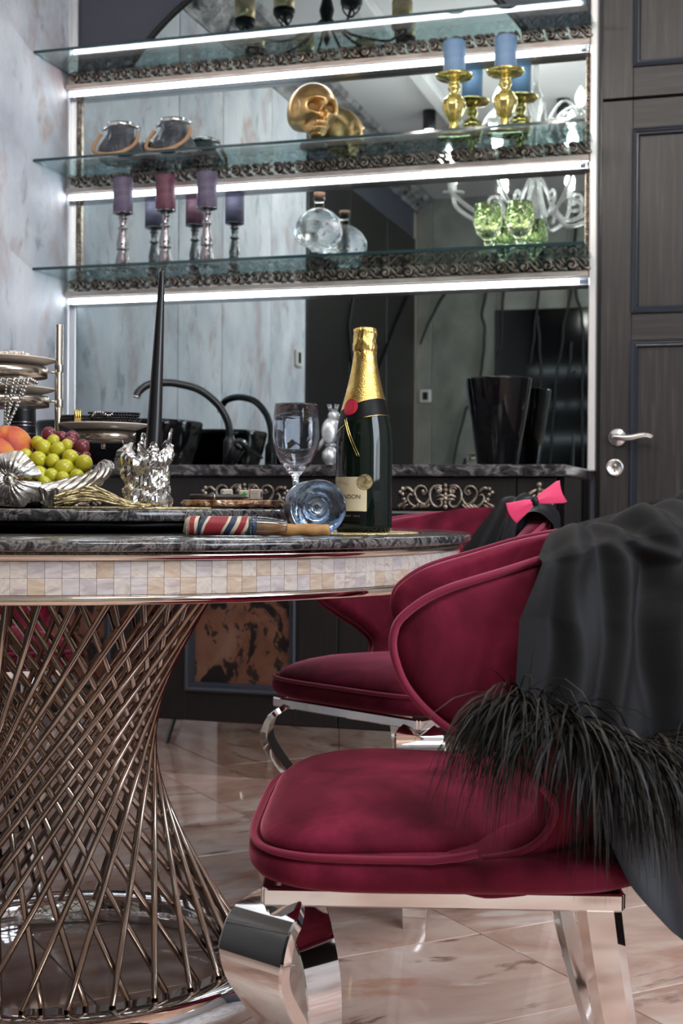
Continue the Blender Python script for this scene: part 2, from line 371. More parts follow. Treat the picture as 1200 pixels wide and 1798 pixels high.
# floor: diagonal stone tiles, each its own piece, over a grout bed
fo = MB().box(XL - .1, XR + .1, YF - .1, YB + .1, -.08, -.006).build('floor', 'grout'); struct(fo, 'floor of polished pink brown onyx tiles laid diagonally', 'floor')
TU, TV = .748, .374; c45 = math.sqrt(.5)
TILE = MB().box(.0012, TU - .0012, .0012, TV - .0012, -.0062, 0, .0012).mesh('tile'); TILE.materials.append(MAT['onyx_tile'])
for iu in range(-4, 8):
    for iv in range(-6, 18):
        u = 1.435 + (iu - 2) * TU; vv = 1.74 + (iv - 4) * TV
        cx, cy_ = (u + TU / 2) * c45 - (vv + TV / 2) * c45, (u + TU / 2) * c45 + (vv + TV / 2) * c45
        if XL - .3 < cx < 1.5 and .6 < cy_ < YB + .3 and not (cx < XL or cy_ > YB or cx > 1.3):
            link('tile', TILE, fo, (u * c45 - vv * c45, u * c45 + vv * c45, 0), (0, 0, PI / 4))
rest = MB()
rest.box(XL, XR, YF, .78, -.006, -.0005); rest.box(1.1, XR, .78, YB, -.006, -.0005); rest.box(XL, XR, 3.9, YB, -.006, -.0008)
rest.box(XL, XL + .35, .78, YB, -.006, -.0008); o = rest.build('tile_border', 'onyx_tile', fo)
# ceiling with a shallow framed recess
ce = MB().box(XL - .1, XR + .1, YF - .1, YB + .1, ZC, ZC + .1).build('ceiling', 'ceiling_paint'); struct(ce, 'pale grey ceiling seen in the mirrors', 'ceiling')
f = MB()
for x0, x1, y0, y1 in ((XL, XR, YF, YF + .5), (XL + .62, XL + .70, YF + .5, YB - .3), (XR - .5, XR, YF + .5, YB - .3)): f.box(x0, x1, y0, y1, ZC - .05, ZC, .008)
f.build('ceiling_frame', 'ceiling_paint', ce)
# left wall, with tall plaster planks
wl = MB().box(XL - .12, XL - .012, YF, YB + .1, 0, ZC).build('wall_left', 'grout'); struct(wl, 'left wall clad in distressed grey plaster planks with rusty pink stains', 'wall')
seams = [4.31, 3.381, 2.887, 2.238, 1.69]
for a, b in zip(seams, seams[1:]): MB().box(XL - .02, XL, b + .003, a - .003, 0, 2.9, .003).build('plank', 'plaster_plank', wl)
for a, b in ((1.69, .9), (.9, .05), (.05, -.72)): MB().box(XL - .02, XL + .012, b + .003, a - .003, 0, 2.66, .004).build('panel', 'cabinet_wood', wl)
MB().box(XL - .02, XL, -.72, 1.69, 2.66, 2.9).build('wall_band', 'upper_wall_paint', wl)
# carved cornice along the left wall
k = MB()
prof = [(0, 2.86), (.012, 2.86), (.016, 2.875), (.03, 2.885), (.07, 2.90), (.11, 2.93), (.15, 2.965), (.19, 2.972), (.2, 2.985), (.21, 3.0), (0, 3.0)]
k.grid(len(prof), 2, lambda u, v: (XL + prof[round(u * (len(prof) - 1))][0], lerp(YF, YB - .02, v), prof[round(u * (len(prof) - 1))][1]), smooth=False)
for i in range(14):
    yy = YF + .2 + i * .36
    pts = [(XL + .05 + .075 * (.5 + .5 * math.sin(t * 5)) , yy + .16 * t * math.cos(t * 2.2), 2.885 + .085 * (.5 + .5 * math.sin(t * 5)) ) for t in [q / 14 for q in range(15)]]
    k.tube(pts, [.022 * (1 - .6 * q / 14) for q in range(15)], 6)
    k.ball((XL + .10, yy, 2.925), (.03, .05, .03), 8, 6)
struct(k.build('trim_1', 'cornice_grey'), 'grey carved cornice along the top of the left wall, seen in the mirrors', 'cornice')
# back wall
wb = MB().box(XL - .1, XR + .1, YB + .012, YB + .12, 0, ZC).build('wall_back', 'upper_wall_paint'); struct(wb, 'dark slate blue back wall behind the shelves', 'wall')
# rear wall (behind the camera, seen in the mirrors)
wr = MB().box(XL - .1, XR + .1, YF - .12, YF - .012, 0, ZC).build('wall_rear', 'grout'); struct(wr, 'plaster plank wall opposite the shelves, seen in the mirrors', 'wall')
xs = [XL, -2.197, -1.72, -1.25, -.78, -.31, .3, .9, 1.5, XR]
for a, b in zip(xs, xs[1:]): MB().box(a + .003, b - .003, YF - .02, YF, 0, ZC, .003).build('plank', 'plaster_rear', wr)
MB().box(-1.74, -.62, YF, YF + .012, .25, 2.15, .003).build('glass_panel', 'gloss_black', wr)
wri = MB().box(XR, XR + .1, YF, .05, 0, ZC).box(XR, XR + .1, 1.75, YB, 0, ZC).box(XR, XR + .1, .05, 1.75, 0, .8).box(XR, XR + .1, .05, 1.75, 2.5, ZC).build('wall_right', 'plaster_plank'); struct(wri, 'right wall with a window, outside the view', 'wall')
win = MB().box(XR + .02, XR + .09, .05, .11, .8, 2.5, .005).box(XR + .02, XR + .09, 1.69, 1.75, .8, 2.5, .005).box(XR + .02, XR + .09, .11, 1.69, .8, .86, .005).box(XR + .02, XR + .09, .11, 1.69, 2.44, 2.5, .005).box(XR + .02, XR + .09, .87, .93, .86, 2.44, .005).build('window_1', 'window_frame_white')
struct(win, 'white framed window in the right wall', 'window')
MB().box(XR + .05, XR + .056, .11, .87, .86, 2.44).build('pane', 'clear_plastic', win); MB().box(XR + .05, XR + .056, .93, 1.69, .86, 2.44).build('pane', 'clear_plastic', win)
# black branches climbing the rear wall
br = MB()
BR = [[(-2.086, 2.3), (-2.187, 2.128), (-2.271, 1.929)], [(-1.801, 2.7), (-1.80, 2.305), (-1.83, 2.132), (-1.812, 1.999), (-1.838, 1.685), (-1.90, 1.5), (-1.943, 1.454), (-1.992, 1.254), (-2.025, 1.079), (-2.03, .5)],
      [(-1.66, 2.7), (-1.681, 2.301), (-1.692, 2.078), (-1.694, 1.913), (-1.726, 1.683), (-1.70, .8)], [(-1.40, 2.75), (-1.433, 2.299), (-1.456, 2.071), (-1.486, 1.793), (-1.518, 1.662), (-1.5, .8)],
      [(-1.44, 2.103), (-1.43, 1.906), (-1.419, 1.628), (-1.45, .9)], [(-1.18, 2.8), (-1.213, 2.275), (-1.26, 2.048), (-1.282, 1.821), (-1.313, 1.626), (-1.36, .9)],
      [(-1.20, 2.6), (-1.18, 2.257), (-1.138, 2.077), (-1.128, 1.817), (-1.132, 1.33), (-1.1, .6)], [(-1.21, 1.917), (-1.217, 1.77), (-1.224, 1.657), (-1.184, 1.721)], [(-.9, 2.8), (-.95, 2.2), (-.9, 1.6), (-.95, .8)]]
for path in BR:
    pp = smooth_path([(x, YF + .022, z) for x, z in path], 8 * len(path)); n = len(pp)
    br.tube([p + Vector((.008 * nz(p, 9), 0, .004 * nz(p, 14))) for p in pp], [.011 * (1 - .35 * i / n) for i in range(n)], 6)
tag(br.build('branch_decoration', 'cable_black'), 'black bare branches climbing the plaster wall opposite, seen in the mirrors', 'branches')
br = MB()
pp = smooth_path([(XL + .024, y, z) for y, z in [(-.7, 2.45), (-.5, 2.25), (-.1, 1.95), (.2, 1.7), (.45, 1.5), (.5, 1.2), (.52, .6)]], 40)
br.tube(pp, .011, 6); br.tube(smooth_path([(XL + .024, y, z) for y, z in [(.74, 2.3), (.936, 1.875), (.944, 1.804), (.834, 1.4), (.8, .6)]], 24), .01, 6)
tag(br.build('branch_decoration', 'cable_black'), 'black branch running across the dark wood panels, seen in the mirrors', 'branches')
# thermostats
def thermostat(loc, axis, label):
    t = thing('thermostat', label, 'thermostat', loc)
    if axis == 'x': MB().box(0, .018, -.045, .045, -.045, .045, .005).build('case', 'thermostat_white', t); MB().box(.018, .0195, -.012, .028, -.028, .028).build('screen', 'screen_dark', t)
    else: MB().box(-.04, .04, 0, .018, -.045, .045, .005).build('case', 'thermostat_white', t); MB().box(-.02, .02, .018, .0195, -.028, .028).build('screen', 'screen_dark', t)
thermostat((XL, 1.83, 1.56), 'x', 'small white wall thermostat on the plaster planks, reflected beside the bottle neck')
thermostat((-2.235, YF, 1.56), 'y', 'small wall thermostat on the far plaster strip, reflected right of the bottle')
# ceiling downlights
def downlight(x, y, label):
    t = thing('ceiling_downlight', label, 'lamp', (x, y, 0), 0, 'black ceiling downlights')
    MB().lathe([(0, ZC), (.036, ZC), (.036, ZC - .105), (.033, ZC - .11), (.030, ZC - .106), (.0, ZC - .106)], 24).build('housing', 'satin_black', t)
    MB().lathe([(0, ZC - .107), (.027, ZC - .107), (.027, ZC - .109), (0, ZC - .109)], 20).build('lamp_lens', 'lamp_disc', t)
downlight(-1.76, 1.17, 'black cylinder downlight on the ceiling, reflected left of the blue candles')
downlight(-1.011, 1.188, 'black cylinder downlight on the ceiling, reflected right of the blue candles')

# ---------------------------------------------------------------- door
dr = MB().box(-.462, .50, 4.318, 4.345, 0, 2.052, .002).build('door_1', 'wenge'); struct(dr, 'dark wenge panelled door right of the shelves', 'door')
up = MB().box(-.462, .50, 4.318, 4.345, 2.060, 2.95, .002).build('door_2', 'wenge'); struct(up, 'dark wenge panel above the door', 'door')
def rail(x0, x1, z0, z1, par): MB().box(x0, x1, 4.3095, 4.32, z0, z1, .0015).build('rail', 'wenge_h', par)
def stile(x0, x1, z0, z1, par): MB().box(x0, x1, 4.309, 4.32, z0, z1, .0015).build('stile', 'wenge', par)
stile(-.462, -.368, 0, 2.052, dr); stile(.406, .5, 0, 2.052, dr); stile(-.462, -.368, 2.06, 2.95, up); stile(.406, .5, 2.06, 2.95, up)
for z0, z1 in ((1.962, 2.052), (1.31, 1.392), (.30, .40), (0, .10)): rail(-.368, .406, z0, z1, dr)
for z0, z1 in ((2.06, 2.152), (2.85, 2.95)): rail(-.368, .406, z0, z1, up)
def moulding(x0, x1, z0, z1, par):
    m = MB(); pr = [(0, 4.318), (0, 4.302), (.004, 4.299), (.008, 4.302), (.011, 4.301), (.014, 4.306), (.019, 4.305), (.023, 4.318)]
    n = len(pr)
    for (ax, az), (bx, bz) in (((x0, z0), (x1, z0)), ((x1, z0), (x1, z1)), ((x1, z1), (x0, z1)), ((x0, z1), (x0, z0))):
        def fn(u, v, ax=ax, az=az, bx=bx, bz=bz):
            d, y = pr[round(u * (n - 1))]; sx = lambda x: 1 if x == x0 else -1; sz = lambda z: 1 if z == z0 else -1
            x, z = (ax, az) if v < .5 else (bx, bz); return (x + sx(x) * d, y, z + sz(z) * d)
        m.grid(n, 2, fn, smooth=False)
    m.build('panel_moulding', 'blue_black_moulding', par)
moulding(-.370, .408, 1.392, 1.962, dr); moulding(-.370, .408, .40, 1.31, dr); moulding(-.370, .408, 2.152, 2.85, up); moulding(-.37, .408, .10, .30, dr)
h = MB(); RX = Matrix.Rotation(PI / 2, 4, 'X')
k0 = h.mark(); h.lathe([(0, 0), (.0275, 0), (.0275, .006), (.025, .009), (.012, .010), (.010, .012), (.010, .04), (0, .04)], 32).xf(k0, Matrix.Translation((-.407, 4.309, 1.009)) @ RX)
path = smooth_path([(-.420, 4.268, 1.0085), (-.407, 4.266, 1.009), (-.385, 4.266, 1.006), (-.36, 4.266, 1.007), (-.335, 4.266, 1.013), (-.315, 4.266, 1.0145), (-.297, 4.268, 1.010)], 26)
h.tube(path, [.004 + .006 * math.sin(PI * min(1, .12 + i / 27)) for i in range(26)], 10)
for dz in (-.004, .0035): h.tube([p + Vector((0, -.005, dz - .002)) for p in path[8:25]], .0022, 6)
h.build('door_handle', 'door_nickel', dr)
h = MB(); k0 = h.mark(); h.lathe([(0, 0), (.0275, 0), (.0275, .005), (.025, .008), (.021, .008), (.019, .006), (.0, .006)], 32).xf(k0, Matrix.Translation((-.4145, 4.309, .9155)) @ RX)
es = h.build('lock_rosette', 'door_nickel', dr)
h = MB(); k0 = h.mark(); h.lathe([(0, 0), (.0065, 0), (.0065, .010), (0, .010)], 20).xf(k0, Matrix.Translation((-.4145, 4.309, .9215)) @ RX); h.box(-.4178, -.4112, 4.299, 4.309, .902, .921, .002); h.build('lock_cylinder', 'steel', es)
# trims framing the niche
struct(MB().box(-.497, -.475, 4.285, 4.342, .905, 2.95, .003).build('trim_2', 'white_trim'), 'bright vertical trim between mirror and door', 'trim')
struct(MB().box(-.475, -.463, 4.33, 4.342, 0, 2.95).build('trim_3', 'satin_black'), 'dark gap strip beside the door', 'trim')
struct(MB().box(XL, XL + .012, 4.296, 4.335, .91, 2.95, .002).box(XL + .010, XL + .026, 4.322, 4.335, .91, 2.95, .002).build('trim_4', 'aluminium'), 'slim aluminium corner trim left of the mirrors', 'trim')
def beads(x, name, label):
    m = MB().box(x - .008, x + .008, 4.318, 4.33, 1.57, 2.29)
    b = MB().ball((0, 0, 0), .0058, 8, 6); fs = list(b.f); z = 1.575
    while z < 2.285: m.add([p + Vector((x, 4.316, z)) for p in b.v], fs); z += .0098
    struct(m.build(name, 'applique'), label, 'trim')
beads(-2.271, 'trim_5', 'thin beaded bronze strip at the left edge of the mirrors'); beads(-.507, 'trim_6', 'thin beaded bronze strip at the right edge of the mirrors')

# ---------------------------------------------------------------- mirrors and glass shelves
SZ = [1.567, 1.928, 2.288]
for z0, z1, lab in ((.905, 1.49, 'wide mirror panel between countertop and lowest glass shelf'), (1.567, 1.855, 'wide mirror panel between lowest and middle glass shelves'), (1.928, 2.215, 'wide mirror panel between middle and top glass shelves')):
    tag(MB().box(XL + .028, -.497, 4.326, 4.336, z0, z1, .001).build('wall_mirror', 'mirror'), lab, 'mirror')
ar = thing('arched_mirror', 'round topped mirror with thin black frame above the top shelf', 'mirror', (-1.395, 4.33, 1.80))
R0 = .846; a0 = math.asin((2.30 - 1.80) / R0); poly = [(R0 * math.cos(a), R0 * math.sin(a)) for a in [a0 + (PI - 2 * a0) * i / 64 for i in range(65)]]
m = MB(); m.prism([(x, z) for x, z in poly], -.004, .004); m.xf(0, Matrix.Rotation(PI / 2, 4, 'X')); m.build('mirror_glass', 'mirror', ar)
MB().tube([(x * 1.008, -.004, z * 1.008) for x, z in poly], .011, 8).build('mirror_frame', 'satin_black', ar)

def spiral(cx, cz, r, turns, a_start, d=1, n=22, shrink=.12):
    return [(cx + r * (1 - (1 - shrink) * i / (n - 1)) * math.cos(a_start + d * turns * 2 * PI * i / (n - 1)), cz + r * (1 - (1 - shrink) * i / (n - 1)) * math.sin(a_start + d * turns * 2 * PI * i / (n - 1))) for i in range(n)]
# carved frieze unit (faces -y), width .074 height .038
fu = MB(); UW = .074
def tub2(mb, pts, r0, r1, y=0, seg=6, flat=.9):
    n = len(pts); mb.tube([(p[0], y - .004 * math.sin(PI * i / max(1, n - 1)), p[1]) for i, p in enumerate(pts)], [lerp(r0, r1, i / (n - 1)) for i in range(n)], seg)
tub2(fu, spiral(.021, -.001, .0165, 1.35, PI * .75, -1, 20), .0050, .0028)
fu.ball((.021, -.004, -.001), .0050, 8, 6)
tub2(fu, smooth_path([(.006, .013), (.020, .018), (.038, .012), (.052, -.004), (.064, -.014), (.078, -.013)], 14), .0030, .0048)
tub2(fu, smooth_path([(.044, .016), (.056, .013), (.063, .004), (.060, -.003), (.054, .001)], 12), .0046, .0024)
tub2(fu, smooth_path([(.062, .017), (.070, .012), (.073, .004)], 7), .0044, .0022)
tub2(fu, smooth_path([(.034, -.016), (.044, -.014), (.050, -.018)], 6), .0040, .0018)
fr = MB(); nu = 24; W = 1.80 / nu; sx = W / UW
for i in range(nu): fr.add([Vector((p.x * sx + XL + .015 + i * W, p.y, p.z)) for p in fu.v], fu.f)
FR = fr.mesh('carved_frieze'); FR.materials.append(MAT['carved_bronze'])
names = ['lowest', 'middle', 'top']
for i, z in enumerate(SZ):
    t = thing('glass_shelf', f'{names[i]} glass shelf with carved bronze frieze and light strip', 'shelf', (0, 0, z), 0, None)
    MB().box(XL, -.487, 4.068, 4.322, 0, .010, .0015).build('glass_plate', 'shelf_glass', t)
    MB().box(XL, -.487, 4.0655, 4.0682, .0005, .0095, .0006).build('front_edge', 'glass_edge', t)
    o = link('carved_frieze', FR, t, (0, 4.283, -.0195))
    MB().box(XL + .003, -.499, 4.289, 4.325, -.042, -.0005).build('backing', 'dark_mirror', t)
    MB().box(XL + .003, -.499, 4.281, 4.325, -.058, -.041, .002).build('fascia_strip', 'fascia', t)
    m = MB().box(XL + .012, -.499, 4.286, 4.325, -.0635, -.058, .001).box(XL + .012, -.499, 4.288, 4.325, -.085, -.0815, .001); m.build('lamp_channel', 'aluminium', t)
    MB().box(XL + .028, -.53, 4.2885, 4.31, -.0812, -.0637, .002).build('led_strip', 'led', t)

# ---------------------------------------------------------------- counter and cabinets
ct = MB().box(XL, -.483, 3.676, 4.325, .876, .9075, .004).build('countertop', 'granite'); tag(ct, 'black and grey granite countertop along the mirror wall', 'countertop')
def ornament():
    m = MB()
    for s in (1, -1):
        def T(pts, r0, r1, seg=7): tub2(m, [(s * p[0], p[1]) for p in pts], r0, r1, 0, seg)
        T(smooth_path([(.012, .028), (.028, .030), (.042, .018), (.044, -.004), (.034, -.024), (.018, -.028), (.010, -.018), (.016, -.008)], 26), .0042, .0028)
        T(spiral(.020, .016, .011, 1.3, PI * .1, 1, 14), .0038, .003); m.ball((s * .020, -.004, .016), .005, 8, 6)
        T(smooth_path([(.044, -.004), (.058, -.022), (.078, -.012), (.088, .012), (.076, .028), (.060, .026), (.054, .014), (.062, .006), (.070, .012)], 34), .0044, .003)
        m.ball((s * .064, -.004, .014), .0065, 8, 6)
        T(smooth_path([(.062, -.024), (.080, -.029), (.098, -.022), (.108, -.006), (.102, .006), (.094, .002)], 20), .004, .0025)
        T(smooth_path([(.092, .012), (.106, .024), (.120, .020)], 8), .0035, .005)
        for q in ((.122, .022), (.130, .012), (.122, .006), (.118, -.008)): m.ball((s * q[0], -.003, q[1]), .0062, 8, 6)
        T(smooth_path([(.108, -.010), (.120, -.020), (.134, -.028)], 8), .0036, .006); T(smooth_path([(.106, -.022), (.114, -.026), (.120, -.032)], 6), .003, .005)
        for q in range(4): T(smooth_path([(.046 + .01 * q, -.020), (.052 + .011 * q, -.028), (.062 + .012 * q, -.030 - .001 * q)], 5), .004, .002)
        T(smooth_path([(.004, .000), (.016, .004), (.028, -.002)], 7), .005, .003); T(smooth_path([(.004, -.010), (.014, -.006), (.026, -.010)], 7), .004, .002)
    for q, zz in enumerate((.030, .018, .006, -.006, -.018, -.028)): m.ball((0, -.004, zz), (.0055 + .002 * (q % 2), .006, .007), 8, 6)
    return m.mesh('scroll_applique')
ORN = ornament(); ORN.materials.append(MAT['applique'])
def cabinet(x0, x1, label, orn, doors, side=False):
    t = thing('base_cabinet', label, 'cabinet', (0, 0, 0))
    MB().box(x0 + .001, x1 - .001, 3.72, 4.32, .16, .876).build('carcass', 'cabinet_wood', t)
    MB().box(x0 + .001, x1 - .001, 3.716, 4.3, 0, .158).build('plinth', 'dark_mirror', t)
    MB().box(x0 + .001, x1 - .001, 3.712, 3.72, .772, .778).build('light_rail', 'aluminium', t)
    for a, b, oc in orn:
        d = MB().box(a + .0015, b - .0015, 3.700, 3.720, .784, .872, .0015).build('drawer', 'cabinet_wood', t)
        if oc is not None: link('scroll_applique', ORN, d, (oc, 3.697, .8195))
    for a, b, kind in doors:
        if isinstance(kind, tuple):
            xa, xb = kind; za, zb = .247, .70
            d = MB().box(a + .0015, xa, 3.700, 3.720, .163, .769, .0015).box(xb, b - .0015, 3.700, 3.72, .163, .769, .0015).box(xa, xb, 3.700, 3.72, .163, za, .0015).box(xa, xb, 3.70, 3.72, zb, .769, .0015).build('door', 'cabinet_wood', t)
            MB().box(xa, xb, 3.712, 3.719, za, zb).build('art_panel', 'copper_art', d)
            m = MB()
            pr = [(0, 3.702), (0, 3.690), (.006, 3.686), (.012, 3.692), (.02, 3.694), (.026, 3.712)]; n = len(pr)
            for P0, P1 in (((xa, za), (xb, za)), ((xb, za), (xb, zb)), ((xb, zb), (xa, zb)), ((xa, zb), (xa, za))):
                def fn(u, v, P0=P0, P1=P1):
                    d_, y = pr[round(u * (n - 1))]; x, z = P0 if v < .5 else P1
                    return (x + (d_ if x == xa else -d_), y, z + (d_ if z == za else -d_))
                m.grid(n, 2, fn, smooth=False)
            m.build('panel_moulding', 'blue_black_moulding', d)
        else:
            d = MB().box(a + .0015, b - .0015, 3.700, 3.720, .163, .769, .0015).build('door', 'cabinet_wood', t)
            if kind: MB().tube(smooth_path([(kind, 3.70, .60), (kind, 3.672, .59), (kind + .002, 3.668, .555), (kind + .006, 3.674, .52), (kind + .006, 3.70, .515)], 16), .0042, 8).build('handle', 'gold', d)
    return t
cabinet(XL + .005, -1.71, 'dark wood cabinet section below the black sink', [(XL + .005, -1.71, -2.0)], [(XL + .005, -1.71, (-2.17, -1.83))])
cabinet(-1.71, -1.1245, 'dark wood cabinet with copper and black picture panel in its door', [(-1.71, -1.1245, -1.407)], [(-1.71, -1.1245, (-1.592, -1.249))])
cabinet(-1.1245, -.62, 'dark wood cabinet with bronze scroll drawer behind the bottle', [(-1.1245, -.62, -.815)], [(-1.1245, -.62, -1.075)])
c4 = cabinet(-.62, -.489, 'narrow dark wood cabinet at the counter end beside the door', [(-.62, -.51, None)], [(-.62, -.51, None)])
MB().box(-.51, -.489, 3.702, 4.318, .163, .874, .001).build('end_panel', 'gloss_black', c4)
m = MB()
for s_ in (1, -1):
    for q in range(3): tub2(m, [(s_ * p[0], p[1]) for p in smooth_path([(.006 + .004 * q, .02 - .014 * q), (.022, .012 - .014 * q), (.034 - .003 * q, -.006 - .01 * q), (.042 - .006 * q, -.012 - .009 * q)], 9)], .004, .0065)
for q, zz in enumerate((.034, .020, .007, -.006, -.019)): m.ball((0, -.004, zz), .0085 - .0007 * q, 10, 8)
SM = m.mesh('leaf_applique'); SM.materials.append(MAT['applique'])
for ch in c4.children:
    if ch.name.startswith('drawer'): link('leaf_applique', SM, ch, (-.556, 3.697, .8195))

# ---------------------------------------------------------------- round table
TX, TY = -1.1005, 2.0807
tb = thing('dining_table', 'round black marble table with mother of pearl edge on a cage of bronze rods', 'table', (TX, TY, 0))
def disc(r, z0, z1, ro=.006, seg=128): return MB().lathe([(0, z0), (r - ro, z0), (r - ro * .3, z0 + ro * .3), (r, z0 + ro), (r, z1 - ro), (r - ro * .3, z1 - ro * .3), (r - ro, z1), (0, z1)], seg)
disc(.67, .738, .752, .005, 160).build('tabletop', 'brushed_marble', tb)
MB().lathe([(.0, .737), (.658, .737), (.658, .728), (.652, .7265), (.0, .7265)], 160).build('upper_rim', 'trim_gold', tb)
MB().lathe([(.58, .726), (.6465, .726), (.6465, .684), (.58, .684), (.58, .726)], 128).build('apron', 'pearl_grey', tb)
MB().lathe([(.0, .6835), (.654, .6835), (.656, .681), (.656, .674), (.654, .672), (.0, .672)], 160).build('lower_rim', 'trim_gold', tb)
NT = 196; da = 2 * PI / NT; hw = .650 * math.tan(da / 2)
MT = []
for mn in ('mother_of_pearl', 'pearl_grey', 'pearl_amber'):
    me = MB().box(-.003, .0035, -hw + .00015, hw - .00015, -.01045, .01045, .0004).mesh('tile'); me.materials.append(MAT[mn]); MT.append(me)
far = MB()
for i in range(NT):
    a = i * da
    for rw, z in ((0, .7156), (1, .6945)):
        d = (a - math.radians(-62) + PI) % (2 * PI) - PI
        if abs(d) < math.radians(122):
            o = link('tile', random.choices(MT, (5, 3, 2 if rw else 1))[0], tb, ((.647) * math.cos(a), (.647) * math.sin(a), z), (0, 0, a))
        else:
            k0 = far.mark(); far.box(-.003, .0035, -hw + .0003, hw - .0003, -.0104, .0104).xf(k0, Mx(((.647) * math.cos(a), (.647) * math.sin(a), z), (0, 0, a)))
o = far.build('tile_band', 'mother_of_pearl', tb); o['kind'] = 'stuff'
# cage of rods: two families of crossing straight rods between the top plate and the floor ring
NR = 28; rb, rt, zb, zt = .298, .252, .046, .673
rod = MB()
LEN = None
for fam in (1, -1):
    rb_, rt_ = (rb, rt) if fam == 1 else (rb - .012, rt - .011)
    for i in range(NR):
        a = 2 * PI * (i + (.08 if fam == 1 else .5)) / NR; b = a + fam * math.radians(120)
        p = Vector((rb_ * math.cos(a), rb_ * math.sin(a), zb)); q = Vector((rt_ * math.cos(b), rt_ * math.sin(b), zt))
        L = (q - p).length
        if LEN is None or abs(L - LEN) > 1e-4:
            LEN = L; RM = MB().tube([(0, 0, 0), (0, 0, L)], .0051, 10).mesh('rod'); RM.materials.append(MAT['bronze_rod'])
        o = link('rod', RM, tb, p); o.rotation_euler = (q - p).to_track_quat('Z', 'Y').to_euler()
MB().lathe([(.282, .002), (.282, .040), (.286, .046), (.340, .046), (.352, .042), (.368, .024), (.374, .002), (.282, .002)], 128).build('base_ring', 'chrome', tb)
# rotating tray on the table
su = thing('lazy_susan', 'round marble rotating tray raised in the middle of the table', 'tray', (TX, TY, .752))
disc(.365, .019, .0365, .005, 128).build('tray_top', 'brushed_marble', su)
MB().lathe([(0, 0.0005), (.19, .0005), (.19, .006), (.30, .008), (.30, .0185), (0, .0185)], 96).build('swivel_base', 'satin_black', su)

# ---------------------------------------------------------------- chairs (local +x forward, +y chair's left)
FM = [(.395, .196), (.425, .198), (.436, .19), (.441, .13), (.445, .02), (.449, -.03), (.458, -.07), (.472, -.095), (.50, -.102), (.53, -.075), (.56, -.03), (.59, .012), (.62, .038), (.65, .050), (.675, .052), (.695, .040), (.715, .008), (.735, -.055), (.752, -.11), (.768, -.175), (.780, -.235), (.789, -.30)]
FM = [(.404, -.02), (.425, -.01), (.437, .005), (.445, -.005), (.449, -.03), (.458, -.07), (.472, -.095), (.50, -.102), (.53, -.078), (.56, -.034), (.59, .010), (.62, .038), (.65, .051), (.672, .052), (.690, .042), (.712, .008), (.733, -.055), (.752, -.115), (.767, -.178), (.779, -.238), (.789, -.30)]
_q = smooth_path([(f, 0, z) for z, f in FM], 150); FM = []
for p_ in _q:
    if not FM or p_.z > FM[-1][0] + .0012: FM.append((p_.z, p_.x))
FM[-1] = (.789, -.30)
def smooth_tab(tab, n=90):
    return [(p.z, p.x) for p in smooth_path([(b, 0, a) for a, b in tab], n)]
TA = smooth_tab([(.395, .185), (.45, .20), (.55, .235), (.70, .275), (.80, .305)]); TB = smooth_tab([(.395, .200), (.446, .212), (.475, .226), (.55, .235), (.66, .246), (.74, .244), (.80, .232)])
def sh_a(z): return interp(TA, z)
def sh_b(z): return interp(TB, z)
FM = [(.404, -.02), (.425, -.01), (.437, .005), (.445, -.005), (.449, -.03), (.458, -.07), (.472, -.095), (.50, -.102), (.53, -.078), (.56, -.034), (.59, .010), (.62, .038), (.65, .051), (.672, .052), (.690, .042), (.712, .008), (.733, -.055), (.752, -.115), (.767, -.178), (.779, -.238), (.789, -.30)]
_q = smooth_path([(f, 0, z) for z, f in FM], 150); FM = []
for p_ in _q:
    if not FM or p_.z > FM[-1][0] + .0012: FM.append((p_.z, p_.x))
FM[-1] = (.789, -.30)
def sh_pt(phi, z):
    a, b = sh_a(z), sh_b(z)
    if abs(phi) <= PI / 2: return Vector((-a * math.cos(phi), b * math.sin(phi), z))
    return Vector(((abs(phi) - PI / 2) * a, b * (1 if phi > 0 else -1), z))
def sh_lim(z):
    f = interp(FM, z); a = sh_a(z)
    return math.acos(max(-1, min(1, -f / a))) if f < 0 else PI / 2 + f / a
def sh_n(phi, z):
    e = .004; u = sh_pt(phi + e, z) - sh_pt(phi - e, z); v = sh_pt(phi, z + e) - sh_pt(phi, z - e)
    n = u.cross(v); n = n.normalized()
    return n if n.dot(Vector((-math.cos(phi), math.sin(phi), 0)) if abs(phi) < PI / 2 else Vector((0, phi, 0))) > 0 else -n
def sh_top(phi):
    lo, hi = .70, .789
    if sh_lim(hi) >= abs(phi): return hi
    for _ in range(24):
        m_ = (lo + hi) / 2
        if sh_lim(m_) > abs(phi): lo = m_
        else: hi = m_
    return lo
